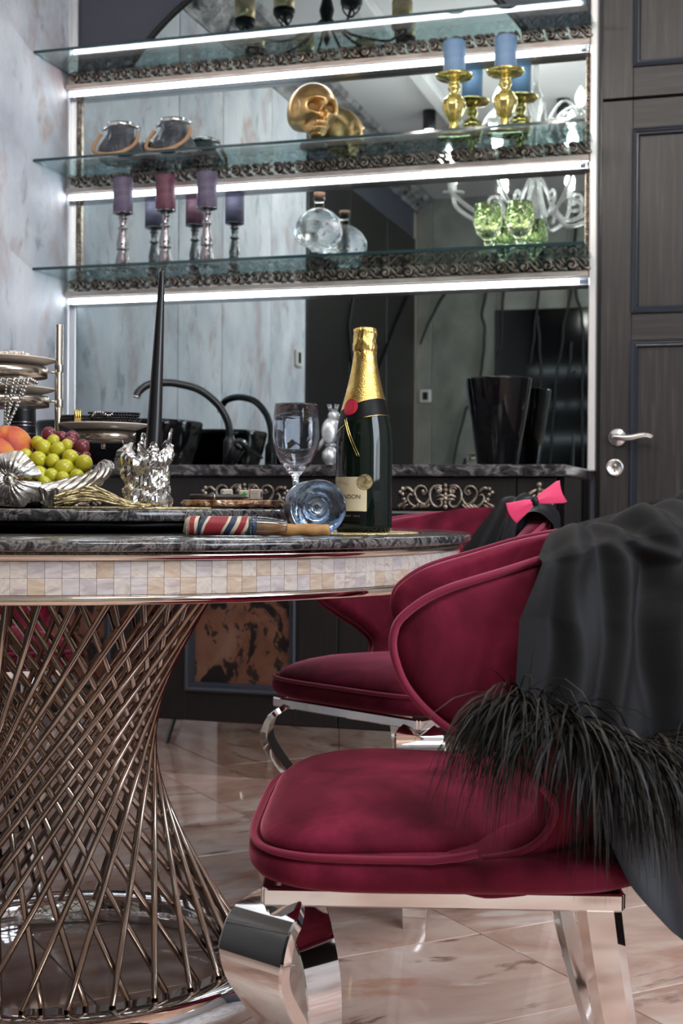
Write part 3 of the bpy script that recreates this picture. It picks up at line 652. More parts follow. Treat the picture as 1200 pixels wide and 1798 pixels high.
def shell_mesh():
    zs = [f[0] for f in FM]; rows = []
    rows = zs[:-1] + [.7889]; NU = 61; TH = .048; m = MB()
    def pt(i, z, side):
        lim = sh_lim(z); phi = lerp(-lim, lim, i / (NU - 1)); n = sh_n(phi, z)
        return sh_pt(phi, z) + n * side
    def thick(i, j):
        e = min(i, NU - 1 - i) / 3.0; tt = min(1, e + .25); q = min(1, (len(rows) - 1 - j) / 3 + .3)
        return .5 * TH * math.sqrt(min(1, tt)) * math.sqrt(min(1, q))
    G = {}
    for sd in (1, -1):
        for j, z in enumerate(rows):
            for i in range(NU): G[(sd, j, i)] = len(m.v); m.v.append(pt(i, z, sd * thick(i, j)))
    fs = []
    NJ = len(rows)
    for j in range(NJ - 1):
        for i in range(NU - 1):
            fs.append((G[1, j, i], G[1, j, i + 1], G[1, j + 1, i + 1], G[1, j + 1, i])); fs.append((G[-1, j, i], G[-1, j + 1, i], G[-1, j + 1, i + 1], G[-1, j, i + 1]))
        for i in (0, NU - 1): fs.append((G[1, j, i], G[1, j + 1, i], G[-1, j + 1, i], G[-1, j, i]))
    for i in range(NU - 1):
        for j in (0, NJ - 1): fs.append((G[1, j, i], G[1, j, i + 1], G[-1, j, i + 1], G[-1, j, i]))
    m.f = fs; m.sm = [True] * len(fs); m.mi = [0] * len(fs)
    # welt path along the outer border
    path = []
    for z in [q for q in rows if q > .450]:
        lim = sh_lim(z); path.append(sh_pt(lim, z) + sh_n(lim, z) * .020)
    lt = sh_lim(.7889)
    top = [sh_pt(p, .790) + sh_n(p, .788) * .016 for p in [lerp(lt, -lt, k / 30) for k in range(1, 30)]]
    path2 = []
    for z in [q for q in rows if q > .450]:
        lim = sh_lim(z); path2.append(sh_pt(-lim, z) + sh_n(-lim, z) * .020)
    return m, path + top + path2[::-1]
def rr(f0, f1, hw_f, hw_b, n=64, e=5.0):
    out = []
    for k in range(n):
        t = 2 * PI * k / n; cx = math.copysign(abs(math.cos(t)) ** (2 / e), math.cos(t)); sy = math.copysign(abs(math.sin(t)) ** (2 / e), math.sin(t))
        f = (f0 + f1) / 2 + (f1 - f0) / 2 * cx; hwf = lerp(hw_b, hw_f, (f - f0) / (f1 - f0)); out.append((f, hwf * sy))
    return out
def stack(outs, capb=True, capt=True):
    m = MB(); n = len(outs[0][0]); vs = []
    for o_, zf in outs: vs += [(x, y, zf(x, y) if callable(zf) else zf) for x, y in o_]
    fs = [(j * n + i, j * n + (i + 1) % n, (j + 1) * n + (i + 1) % n, (j + 1) * n + i) for j in range(len(outs) - 1) for i in range(n)]
    if capb: fs.append(tuple(range(n - 1, -1, -1)))
    if capt: fs.append(tuple((len(outs) - 1) * n + i for i in range(n)))
    return m.add(vs, fs)
def make_chair(label):
    t = thing('wing_chair', label, 'chair', (0, 0, 0), 0)
    m, welt = shell_mesh(); bk = m.build('backrest', 'velvet', t)
    MB().tube(welt, .0042, 6).build('piping', 'velvet_piping', bk)
    outs = []
    for z, ins in ((.402, .034), (.405, .018), (.411, .006), (.418, .001), (.426, 0), (.433, .001), (.439, .005), (.443, .014), (.444, .03)):
        outs.append((rr(-.236 + ins, .210 - ins, .252 - ins, .238 - ins, 96, 4.6), z))
    sb = stack(outs).build('seat_base', 'velvet', t)
    _o = rr(-.23, .2055, .2475, .233, 192, 4.6); _o = _o[96:] + _o[:96]
    _p = [(x, y, .4425) for x, y in _o if x > .035]; _s = 1 if _p[-1][1] > 0 else -1
    _e = [(.012, .2435, .4430), (-.014, .2400, .4455), (-.034, .2400, .4500)]
    _p = [(x, -_s * y, z) for x, y, z in _e[::-1]] + _p + [(x, _s * y, z) for x, y, z in _e]
    MB().tube(_p, .0042, 6).build('piping', 'velvet_piping', sb)
    outs = []
    crown = lambda x, y: .0
    for ins, z in ((.012, .4400), (.010, .446), (.013, .453), (.021, .461), (.035, .4695), (.055, .477), (.085, .4845), (.12, .489), (.155, .4915), (.185, .4925)):
        outs.append((rr(-.19 + ins, .208 - ins, max(.012, .248 - ins), max(.012, .20 - ins), 72, 4.9 - 2.2 * ins / .185), z))
    stack(outs).build('seat_cushion', 'velvet', t)
    fr_ = MB().box(-.185, .185, .192, .206, .383, .4015, .002).box(-.185, .185, -.206, -.192, .383, .4015, .002).box(.172, .188, -.2, .2, .383, .4015, .002).box(-.188, -.172, -.2, .2, .383, .4015, .002)
    fr_.build('seat_frame', 'chrome', t)
    # front legs: wide S shaped bands set diagonally at the corners
    OFF = [(.386, -.006), (.377, .008), (.364, .024), (.345, .033), (.328, .036), (.305, .030), (.275, .010), (.24, -.016), (.20, -.036), (.15, -.046), (.10, -.046), (.05, -.042), (.02, -.041), (.0, -.041)]
    for sd in (1, -1):
        d = Vector((.84, sd, 0)).normalized(); q = Vector((-sd * 1.0, .84, 0)).normalized(); base = Vector((.170, sd * .186, 0))
        pts = smooth_path([base + d * o_ + Vector((0, 0, z)) for z, o_ in OFF], 44); lm = MB(); n = len(pts)
        tn = [(pts[min(i + 1, n - 1)] - pts[max(i - 1, 0)]).normalized() for i in range(n)]
        nn = [q.cross(tn[i]).normalized() for i in range(n)]
        W_ = [interp([(0, .056), (.05, .074), (.12, .092), (.28, .096), (.6, .060), (1, .042)], i / (n - 1)) / 2 for i in range(n)]; T_ = [interp([(0, .012), (.5, .016), (1, .016)], i / (n - 1)) / 2 for i in range(n)]
        cr = [[pts[i] + q * W_[i] * a + nn[i] * T_[i] * b for a, b in ((1, .8), (.94, 1), (-.94, 1), (-1, .8), (-1, -.8), (-.94, -1), (.94, -1), (1, -.8))] for i in range(n)]
        for k in range(8):
            lm.grid(n, 2, lambda u, v, k=k: cr[round(u * (n - 1))][(k + round(v)) % 8])
        lm.add(cr[0], [tuple(range(8))], False); lm.add(cr[-1], [tuple(range(8))], False)
        lm.build('leg', 'chrome', t)
    for sd in (1, -1):
        lm = MB(); A_ = Vector((-.160, sd * .176, .399)); B_ = Vector((-.262, sd * .196, 0)); n = 14; rows = []
        for i in range(n):
            u = i / (n - 1); p = A_.lerp(B_, u) + Vector((.016 * math.sin(PI * u), 0, 0)); s_ = lerp(.0235, .0165, u)
            rows.append([p + Vector((s_ * x, s_ * y, 0)) for x, y in ((1, .6), (.6, 1), (-.6, 1), (-1, .6), (-1, -.6), (-.6, -1), (.6, -1), (1, -.6))])
        for k in range(8): lm.grid(n, 2, lambda u, v, k=k: rows[round(u * (n - 1))][(k + round(v)) % 8])
        lm.add(rows[0], [tuple(range(8))], False); lm.add(rows[-1], [tuple(range(8))], False); lm.build('leg', 'chrome', t)
    return t
C1 = ((-.355, 1.571, 0), math.atan2(-.253, -.967)); C2 = ((-.672, 2.702, 0), math.atan2(-.873, -.487))
ch1 = make_chair('burgundy velvet wing chair in front, with the black feathered dress over its back'); ch1.location = C1[0]; ch1.rotation_euler = (0, 0, C1[1])
ch2 = dup(ch1, C2[0], C2[1], 'burgundy velvet wing chair behind the table corner, with pink bow on its back')
ch3 = dup(ch1, (-1.83, 2.93, 0), math.atan2(-.85, .73), 'burgundy velvet wing chair glimpsed through the bronze rods of the table')
for c in (ch1, ch2, ch3): c['group'] = 'burgundy wing chairs round the table'
# ---------------------------------------------------------------- black dress with feather hem over the front chair
def ws(C): return Matrix.Translation(C[0]) @ Matrix.Rotation(C[1], 4, 'Z')
W1 = ws(C1)
HEM = [(-.5, .60), (.2, .605), (.45, .60), (.6, .585), (.75, .565), (.92, .554), (1.08, .564), (1.2, .582), (1.32, .604), (1.45, .612)]
FOLDS = [([(.16, .19), (.25, .245), (.38, .30), (.6, .325), (1, .335)], .020, .034), ([(.12, .60), (.2, .52), (.29, .41), (.36, .345), (.45, .33)], .018, .032), ([(.18, .06), (.3, .09), (.6, .105), (1, .11)], .009, .026),
         ([(.14, .36), (.26, .42), (.4, .455), (.7, .47), (1, .48)], .015, .032), ([(.15, .72), (.3, .62), (.6, .60), (1, .62)], .014, .04), ([(.22, .16), (.34, .185), (.6, .20), (1, .205)], .010, .022), ([(.14, .12), (.22, .17), (.3, .23), (.36, .28)], .010, .02)]
def ridge(u, t):
    v = 0
    for tab, amp, wd in FOLDS:
        if t < tab[0][0] - .04: continue
        e = min(1, (t - tab[0][0] + .04) / .08); e *= min(1, max(0, (tab[-1][0] + .14 - t) / .14)) if tab[-1][0] < .99 else 1
        uc = interp(tab, t) + .012 * math.sin(t * 9 + amp * 900); x = (u - uc) / wd; v += amp * e * math.exp(-x * x) - .45 * amp * e * math.exp(-((u - uc + 1.7 * wd) / (.7 * wd)) ** 2)
    return v
def drape(u, t, off=.034):
    """u: 0 left edge .. 1 round the back; t: 0 inside of the backrest .. 1 hem"""
    phi = lerp(1.36, -.35, u); rim_phi = lerp(1.10, -.35, u)
    if t < .12:
        k = t / .12; p = lerp(rim_phi, rim_phi + .02, k); zt = sh_top(p) - .055 * (1 - k) + .012 * k
        q = sh_pt(p, min(zt, .789)) - Vector((-math.cos(p), math.sin(p), 0)) * (.040 - .012 * k); q.z = zt + .010; return q
    if t < .26:
        k = (t - .12) / .14; p = lerp(rim_phi + .02, lerp(rim_phi, phi, .75), k); zt = sh_top(p); n = Vector((-math.cos(p), math.sin(p), 0))
        q = sh_pt(p, zt) + n * lerp(-.028, .034, k); q.z = zt + .012 + .010 * math.sin(PI * k) - .008 * k
        q.z += .006 * math.sin(u * 23 + 1.2) * math.sin(PI * k); q += (n * .8 * k + Vector((0, 0, 1 - .5 * k))) * ridge(u, t); return q
    k = (t - .26) / .74; p = lerp(lerp(rim_phi, phi, .75), phi, min(1, k * 2.5)); zt = sh_top(lerp(rim_phi, phi, .75)) + .004
    zh = interp(HEM, p); z = lerp(zt, zh, k)
    n = Vector((-math.cos(p), math.sin(p), 0)); q = sh_pt(p, min(z, .789))
    q2 = sh_pt(p, .70) ; fo_ = ridge(u, t) + .006 * math.sin(u * 15 + 2.1 + k * 2.6) + .003 * math.sin(u * 37 + k * 4)
    hang = max(0, (sh_pt(p, .72) - sh_pt(p, max(z, .5))).dot(n)) if k > .3 else 0
    q = q + n * (off + .010 + .020 * k + .6 * hang + fo_); q.z = z
    return q
m = MB(); m.grid(240, 96, drape)
dress = thing('black_dress', 'black dress with ostrich feather hem draped over the front chair', 'dress', C1[0], C1[1])
m.build('cloth', 'cloth_black', dress)
# long underskirt hanging lower behind
def under(u, t):
    phi = lerp(1.22, -.4, u); z0 = .60; z1 = interp([(-.4, .30), (.55, .315), (.70, .335), (.85, .37), (1.0, .42), (1.12, .475), (1.22, .53)], phi)
    z = lerp(z0, z1, t); q = sh_pt(phi, .62); n = sh_n(phi, .62)
    q = q + n * (.026 + .010 * math.sin(u * 21 + t * 2) + .02 * t * t) + Vector((-.03 * t * t, 0, 0)); q.z = z; return q
m = MB(); m.grid(70, 30, under); m.build('underskirt', 'cloth_satin', dress)
# feather trim
rnd = random.Random(11); fm = MB()
def feather(root, d, L, wdt, droop, n=7):
    P = [root]; v = d.normalized()
    for i in range(n - 1):
        v = (v + Vector((0, 0, -droop * (.25 + i * .14)))).normalized(); P.append(P[-1] + v * (L / (n - 1)))
    side = v.cross(Vector((rnd.gauss(0, 1), rnd.gauss(0, 1), rnd.gauss(0, 1)))).normalized(); vs = []
    for i, p in enumerate(P):
        k = i / (n - 1); w_ = wdt * (.5 + .9 * math.sin(PI * min(1, k + .12))) * (1 - .75 * k * k); vs += [p + side * w_, p - side * w_]
    fm.add(vs, [(2 * i, 2 * i + 1, 2 * i + 3, 2 * i + 2) for i in range(n - 1)])
for i in range(5200):
    u = rnd.uniform(-.02, 1.0); up_ = min(max(u, 0), 1); root = drape(up_, rnd.uniform(.955, 1.0)); phi = lerp(1.36, -.35, up_)
    n = sh_n(phi, .6); tng = Vector((-n.y, n.x, 0)); thin = rnd.random() < .45
    fm.cur = 1 if rnd.random() < .22 else 0
    side = rnd.gauss(0, .55); side += (1.0 if u < .08 and rnd.random() < .6 else 0)
    d = n * rnd.uniform(.35, 1.0) + tng * side * (-1) + Vector((0, 0, rnd.uniform(-.7, .55)))
    if u < .10: d += sh_pt(1.5, .6).normalized() * rnd.uniform(0, .5) + Vector((rnd.uniform(.1, .8), 0, .25))
    L = rnd.uniform(.055, .135) * (1.2 if thin else 1)
    feather(root + n * .004, d, L, (.0005 if thin else rnd.uniform(.0008, .0016)), rnd.uniform(.45, 1.2))
o = fm.build('feather_trim', ['feather_black', 'feather_brown'], dress); o['kind'] = 'stuff'; o['label'] = 'shaggy black ostrich feather hem'

# ---------------------------------------------------------------- black top with pink bow over the second chair
def drape2(u, t):
    phi = lerp(lerp(-.34, .04, min(1, t / .5)), 1.12, u); zt = sh_top(phi); n = sh_n(phi, min(zt, .786)); fo_ = .006 * math.sin(u * 17 + t * 5) + .004 * math.sin(u * 37 + t * 9)
    if t < .5:
        k = t / .5; zl = lerp(.125, .06, u); z = zt - zl * (1 - k) + .004; q = sh_pt(phi, min(z, .788)) - sh_n(phi, min(z, .786)) * (.038 + fo_ - .012 * k * k); q.z = z + .012 * k; return q
    if t < .72:
        k = (t - .5) / .22; q = sh_pt(phi, zt) + n * lerp(-.026, .036, k); q.z = zt + .018 + .016 * math.sin(PI * k) + fo_ - .010 * k; return q
    k = (t - .72) / .28; z = zt + .006 - .12 * k; q = sh_pt(phi, min(z, .788)) + n * (.038 + .012 * k + fo_); q.z = z; return q
top2 = thing('black_blouse', 'black satin top folded over the back of the second chair', 'clothes', C2[0], C2[1])
m = MB(); m.grid(70, 44, drape2); m.build('cloth', 'cloth_satin', top2)
bw = thing('pink_bow', 'hot pink bow tie lying on the black top of the second chair', 'bow', (-.414, 2.690, .806), .26)
def lobe(s_):
    def fn(u, v):
        x = .006 + .050 * u; h_ = lerp(.007, .024, u ** .8) * (1 if u < .93 else .93); a = 2 * PI * v
        pl = 1 + .10 * math.cos(a * 6) * (1 - u); return Vector((s_ * x + (.004 * math.sin(a) ** 2 if u > .95 else 0), .0085 * math.cos(a) * pl * (1 - .5 * u) , h_ * math.sin(a) * pl))
    return fn
for s_ in (1, -1):
    m = MB(); k0 = m.mark(); m.grid(14, 33, lobe(s_)); m.xf(k0, Matrix.Rotation(math.radians(-24 + 4 * s_), 4, 'Y')); m.build('bow_loop', 'bow_pink', bw)
MB().ball((0, -.003, 0), (.009, .009, .010), 12, 8).build('knot', 'cloth_satin', bw)

# ---------------------------------------------------------------- champagne bottle
BX, BY = -.5794, 2.0394
bt = thing('champagne_bottle', 'dark green champagne bottle with gold foil neck on the table', 'bottle', (BX, BY, .7535))
BP = [(0, .004), (.030, .003), (.0395, .0005), (.0425, .004), (.0435, .010), (.0437, .04), (.0437, .135), (.0430, .150), (.0405, .168), (.0355, .190), (.0295, .212), (.0245, .232), (.0205, .250), (.0180, .266), (.0163, .282), (.0155, .294), (.0, .296)]
MB().lathe(BP, 64).build('glass_body', 'bottle_green', bt)
def brad(z): return interp([(p[1], p[0]) for p in BP[4:-1]], z)
ANG = math.atan2(-BY, -BX)            # towards the viewer
fp = []
def foil(r, z, t):
    q = r + .0006 * nz((math.cos(t) * 3, math.sin(t) * 3, z * 90)) * (0 if z < .262 else min(1, (z - .262) / .02) * 3.2) + (.0007 * nz((math.cos(t) * 7, math.sin(t) * 7, z * 210)) if z > .27 else .00012 * math.sin(60 * t + z * 1800)); return q
base_z = lambda t: .196 + .012 * math.cos(t - ANG - .9)
m = MB()
m.grid(96, 64, lambda u, v: (lambda t: (lambda z: (lambda r: Vector((r * math.cos(t), r * math.sin(t), z)))(foil((brad(z) + .0009) if z < .281 else interp([(.281, .0172), (.284, .0182), (.290, .0186), (.296, .0176), (.300, .0172), (.312, .0176), (.316, .0165), (.318, .012)], z), z, t)))(lerp(base_z(t), .3178, v)))(2 * PI * u), cu=True)
m.add([Vector((0, 0, .3188))] + [Vector((.0122 * math.cos(2 * PI * k / 32), .0122 * math.sin(2 * PI * k / 32), .3177)) for k in range(32)], [(0, k + 1, (k + 1) % 32 + 1) for k in range(32)])
m.build('gold_foil', 'gold_foil', bt)
def wrapg(name, material, a0, a1, z0, z1, off, nu=24, nv=8, top=None, bot=None):
    m = MB()
    def fn(u, v):
        t = ANG + lerp(a0, a1, u); zb_ = bot(u) if bot else z0; zt_ = top(u) if top else z1; z = lerp(zb_, zt_, v); r = brad(z) + off; return Vector((r * math.cos(t), r * math.sin(t), z))
    m.grid(nu, nv, fn); return m.build(name, material, bt)
wrapg('neck_band', 'black_label', -PI, PI, 0, 0, .0007, 65, 8, lambda u: base_z(ANG + lerp(-PI, PI, u)) + .0006, lambda u: base_z(ANG + lerp(-PI, PI, u)) - .026)
def line(pts, r, name='gold_line', material='gold'):
    m = MB(); m.tube([Vector(((brad(z) + .001) * math.cos(ANG + a), (brad(z) + .001) * math.sin(ANG + a), z)) for a, z in pts], r, 6); return m.build(name, material, bt)
line([(a, base_z(ANG + a) - .0005) for a in [lerp(-1.5, 1.6, i / 30) for i in range(31)]], .0006)
line([(a, base_z(ANG + a) - .0265) for a in [lerp(-.05, 1.6, i / 20) for i in range(21)]], .0006)
line([(a, .176 - .052 * (a + .78) / .55) for a in [lerp(-.78, -.16, i / 14) for i in range(15)]], .0006); line([(a, .174 - .052 * (a + .84) / .55) for a in [lerp(-.84, -.24, i / 14) for i in range(15)]], .0006)
line([(a, .150 + .022 * (a + 1.4) / .8) for a in [lerp(-1.4, -.68, i / 14) for i in range(15)]], .0006)
def patch(name, material, a, z, rad_, off, rings=()):
    m = MB(); r0 = brad(z)
    def fn(u, v):
        t = 2 * PI * u; da_ = rad_ * v * math.cos(t) / r0; zz = z + rad_ * v * math.sin(t); r = brad(zz) + off; return Vector((r * math.cos(ANG + a + da_), r * math.sin(ANG + a + da_), zz))
    m.grid(40, 6, fn, cu=True)
    for rr_ in rings:
        m.tube([Vector(((brad(z + rr_ * math.sin(t)) + off) * math.cos(ANG + a + rr_ * math.cos(t) / r0), (brad(z + rr_ * math.sin(t)) + off) * math.sin(ANG + a + rr_ * math.cos(t) / r0), z + rr_ * math.sin(t))) for t in [2 * PI * k / 40 for k in range(40)]], .0004, 5, True)
    return m.build(name, material, bt)
patch('red_seal', 'seal_red', -.66, .1935, .0130, .0018, (.0112, .0085))
wrapg('front_label', 'label_paper', -2.62, .10, .0335, .0862, .0006, 60, 2)
wrapg('lower_label', 'black_label', -2.62, .10, .0185, .0335, .0006, 36, 2)
line([(a, .034) for a in [lerp(-2.6, .1, i / 34) for i in range(35)]], .0004)
patch('gold_seal', 'seal_gold', .03, .0785, .0118, .0014, (.0113, .0085, .0062))
def wrap_text(txt, a, z, size, spacing, material, arc=0, name='lettering'):
    me = text_mesh(txt, size, spacing); r0 = brad(z)
    for vv in me.vertices:
        x, y = vv.co.x, vv.co.y; zz = z + y - arc * x * x; r = brad(zz) + .0009; t = ANG + a + x / r0; vv.co = (r * math.cos(t), r * math.sin(t), zz)
    me.materials.clear(); me.materials.append(MAT[material]); return link(name, me, bt)
wrap_text('MOËT & CHANDON', -1.07, .0530, .0092, 1.0, 'ink'); wrap_text('IMPÉRIAL', -1.07, .0465, .0038, 1.9, 'ink'); wrap_text('CHAMPAGNE', -1.07, .0765, .0052, 1.5, 'seal_gold', 8)
wrap_text('IMPÉRIAL BRUT  750 ml', -.60, .0255, .0036, 1.1, 'seal_gold')

# ---------------------------------------------------------------- wine glasses
def goblet(mb, foot=.040):
    mb.lathe([(0, .0022), (.010, .0030), (.025, .0014), (foot - .001, .0006), (foot, .0012), (foot - .001, .0024), (.024, .0042), (.010, .0075), (.0055, .014), (.0042, .03), (.0045, .075), (.0062, .090), (.013, .098), (.026, .112), (.0355, .134), (.0385, .155), (.0375, .180), (.0345, .205), (.0335, .2075), (.0328, .2055), (.0360, .180), (.0370, .155), (.0340, .135), (.0245, .114), (.010, .102), (0, .1005)], 56)
g1 = thing('wine_glass', 'bluish wine glass standing upright beside the bottle', 'glass', (-.7135, 2.1045, .7525))
m = MB(); goblet(m); m.build('glass_vessel', 'clear_glass', g1)
g2 = thing('wine_glass', 'blue tinted wine glass lying with its foot towards the viewer', 'glass', (-.6008, 1.8765, .7932))
dirv = Vector((-.40, .915, .012)).normalized()
m = MB(); goblet(m, .0405); m.xf(0, dirv.to_track_quat('Z', 'Y').to_matrix().to_4x4()); m.build('glass_vessel', 'lustre_blue_glass', g2)
# ---------------------------------------------------------------- case, cigar, placemats on the table
A_ = Vector((-.7626, 1.7543, 0)); X_ = Vector((.957, .289, 0)); Y_ = Vector((-.289, .957, 0))
cs = thing('leather_case', 'union flag patterned leather cigar case with clear sleeve on the table edge', 'case', (-.765, 1.772, .7525), math.atan2(.289, .957) + .06)
def case_sec(u):  # rounded flat section: y depth, z height, size along x
    a = 2 * PI * u; return (.0235 * math.copysign(abs(math.cos(a)) ** .7, math.cos(a)), .0142 + .0135 * math.copysign(abs(math.sin(a)) ** .8, math.sin(a)))
STR = [(0, .008, 'leather_cream'), (.008, .015, 'leather_red'), (.015, .020, 'leather_cream'), (.020, .027, 'leather_navy'), (.027, .031, 'leather_cream'), (.031, .056, 'leather_red'), (.056, .060, 'leather_cream'), (.060, .069, 'leather_navy'), (.069, .075, 'leather_cream'), (.075, .084, 'leather_red'), (.084, .089, 'leather_cream'), (.089, .101, 'leather_navy')]
for x0, x1, mm in STR:
    m = MB(); last = (x1 > .1)
    def fn(u, v, x0=x0, x1=x1):
        y, z = case_sec(u); x = lerp(x0, x1, v); sl = .006 * (z - .014) / .0135 * (1 if x0 > .015 and x0 < .085 else .3); e = 1 - .28 * max(0, (.006 - x) / .006); return Vector((x + sl + .003 * math.sin(x * 60 + z * 200) * (0 if (x0 == 0 and v == 0) else .3), y * e, .0142 + (z - .0142) * e))
    m.grid(36, 3, fn, cu=True)
    if x0 == 0: m.f.append(tuple(range(36))); m.sm.append(False); m.mi.append(0)
    if last: m.f.append(tuple(72 + k for k in range(36))); m.sm.append(False); m.mi.append(0)
    m.build('stripe', mm, cs)
m = MB()
for k in range(12):
    for x in (.004, .093): y, z = case_sec(.52 + .46 * k / 11); m.ball((x, y * 1.0 - .0004, z), (.0005, .0005, .0009), 6, 4)
m.build('stitching', 'leather_cream', cs)
m = MB()
m.grid(30, 9, lambda u, v: (lambda s: Vector((.095 + .048 * v, s[0] * (1 - .25 * v ** 3), .0142 + (s[1] - .0142) * (1.0 - .45 * v ** 2))))(case_sec(u)), cu=True)
m.tube([Vector((.143, case_sec(q / 40)[0] * .75, .0142 + (case_sec(q / 40)[1] - .0142) * .55)) for q in range(40)], .0009, 6, True)
m.tube([Vector((.0965, case_sec(q / 40)[0], case_sec(q / 40)[1])) for q in range(40)], .0008, 6, True); m.build('clear_sleeve', 'sleeve_plastic', cs)
m = MB()
for q in range(5): m.box(.100, .112 - .002 * (q % 2), -.0247, -.0243, .019 - .0026 * q, .0194 - .0026 * q)
m.build('printed_lines', 'ink', cs)
m = MB(); m.tube([(.0, 0, 0), (.002, 0, 0)] + [(.002 + .106 * k / 20, 0, .0003 * math.sin(k)) for k in range(1, 20)] + [(.110, 0, 0), (.1125, 0, 0)], [.006, .0082] + [.0086 - .0005 * math.cos(k) for k in range(1, 20)] + [.0085, .0070], 20)
m.build('cigar', 'cigar_leaf', None, (-.682, 1.812, .7612), (0, 0, math.atan2(.289, .957) - .02)); tag(bpy.data.objects['cigar'], 'brown cigar lying half inside the clear sleeve of the leather case', 'cigar')
def placemat(cx, cy_, cz, R, label, wob=0, lift=None):
    m = MB(); rr2 = random.Random(3)
    for k in range(16):
        r = R * (k + .6) / 16; m.tube([(r * math.cos(t) * (1 + wob * math.sin(5 * t + k)), r * math.sin(t) * (1 + wob * math.sin(4 * t)), .0012 + .0004 * math.sin(26 * t + PI * k)) for t in [2 * PI * q / 64 for q in range(64)]], .0014 if k < 15 else .002, 4, True, flat=.6)
    for k in range(44):
        t = 2 * PI * k / 44; m.tube([(R * s_ * math.cos(t + .35 * s_), R * s_ * math.sin(t + .35 * s_), .0016) for s_ in [.08 + .92 * q / 9 for q in range(10)]], .0013, 4)
    return tag(m.build('placemat', 'placemat_gold', None, (cx, cy_, cz)), label, 'placemat')
placemat(-.622, 2.045, .7522, .125, 'round woven gold placemat under the bottle and glasses')
placemat(-.93, 1.93, .7847, .13, 'round woven gold placemat on the rotating tray under the foil holder')
# crumpled gold net between bowl and foil
m = MB()
def net(u, v): 
    x = lerp(-.055, .075, u); y = lerp(-.05, .05, v); hgt = .034 * math.exp(-((x + .012) / .045) ** 2) * (1 - .5 * v) + .003 + .003 * abs(nz((u * 6, v * 6, 2))); return Vector((x, y, hgt))
for k in range(8):
    fk = .35 + .65 * ((k * 5) % 8) / 7; m.tube([Vector((1, 1, fk)) * net(q / 23, min(1, max(0, k / 7 + .07 * math.sin(q * 1.3 + k)))) for q in range(24)], .0015, 6); m.tube([Vector((1, 1, 1.15 - .5 * fk)) * net(min(1, max(0, k / 7 + .5 * (q / 23 - .5) + .03 * math.sin(q * 1.1 + k * 2))), q / 23) for q in range(24)], .0015, 6)
tag(m.build('gold_netting', 'placemat_gold', None, (-.925, 1.826, .7865), (0, 0, .29)), 'crumpled gold netting heaped between the fruit bowl and foil holder', 'netting')

# ---------------------------------------------------------------- fruit bowl
BW = (-1.079, 1.8995, .7847)
bo = thing('fruit_bowl', 'ornate silver bowl with twisted rim and flower, holding peaches and grapes', 'bowl', BW, .29)
def rimh(t): return .022 + .040 * (.5 + .5 * math.cos(2 * (t - .1))) ** 1.3 + .003 * math.sin(5 * t)
m = MB()
m.grid(144, 12, lambda u, v: (lambda t: (lambda r, z: Vector((r * math.cos(t), r * math.sin(t) * .92, z)))(lerp(.045, .118, v ** .75) * (1 + .018 * v * math.sin(18 * t + 9 * v)), rimh(t) * v ** 1.6))(2 * PI * u), cu=True)
m.grid(144, 8, lambda u, v: (lambda t: (lambda r, z: Vector((r * math.cos(t), r * math.sin(t) * .92, z)))(lerp(.112, .0, v), max(.006, rimh(t) * (1 - v) ** 1.4 - .002)))(2 * PI * u), cu=True)
m.lathe([(.0, .0), (.05, .0), (.05, .004), (0, .005)], 48); m.build('bowl_body', 'silver_cast', bo)
m = MB()
for s_ in range(6):
    ph = s_ * PI / 3; m.tube([((.115 + .0095 * math.cos(5 * t + ph)) * math.cos(t), .92 * (.115 + .0095 * math.cos(5 * t + ph)) * math.sin(t), rimh(t) + .0085 * math.sin(5 * t + ph)) for t in [2 * PI * q / 220 for q in range(220)]], .0048, 8, True)
m.build('twisted_rim', 'silver_cast', bo)
def petal(mb, ang, R, wd, cup, ripples=9):
    def fn(u, v):
        a = lerp(-wd, wd, u); r = R * v * (1 - .10 * abs(math.sin(a * 3)) * v); rp = .0016 * v * math.sin(a * ripples * 2 / wd + .6 * math.sin(v * 5))
        x = r * math.cos(ang + a); z = r * math.sin(ang + a); return Vector((x, -cup * math.sin(PI * v ** .8) * (1 - .5 * (a / wd) ** 2) + rp, z))
    k0 = mb.mark(); mb.grid(41, 12, fn); n0 = len(mb.v) - k0
m = MB()
petal(m, PI * .40, .044, 1.15, .022, 11); petal(m, -PI * .36, .044, 1.05, .020, 11); petal(m, PI * 1.0, .042, .95, .018, 11); m.ball((0, -.012, 0), (.006, .008, .007), 12, 8)
m.build('flower', 'silver_cast', bo, (.006, -.150, .042))
m = MB(); m.grid(24, 12, lambda u, v: (lambda a: Vector((lerp(-.024, .030, u) + .004 * math.sin(v * 6), -.012 * math.sin(a) - .004 * math.sin(u * 18), .004 + (.030 - .010 * u) * math.sin(a) ** .8 + .003 * math.sin(u * 9))))(lerp(.02, PI * .93, v)))
m.build('leaf', 'silver_cast', bo, (.048, -.118, .002))
def peach(c, r, label):
    m = MB(); m.ball((0, 0, 0), r, 40, 26, lambda p: p * (1 - .07 * math.exp(-((p.x - .25) / .09) ** 2) * max(0, .2 - p.y) * .9 - .10 * math.exp(-(p.x ** 2 + p.y ** 2) / .03) * (p.z > 0)) + Vector((0, 0, -.04 * p.z)))
    t = thing('peach', label, 'peach', c); m.build('flesh', 'peach_skin', t); MB().tube([(0, 0, r * .84), (.001, 0, r * .94)], [.0022, .0018], 6).build('stem', 'stem_brown', t)
peach((-1.1133, 1.8895, .878), .0375, 'larger red and yellow peach on top of the silver bowl'); peach((-1.102, 1.826, .860), .0335, 'red peach lower in the silver bowl, cut by the picture edge')
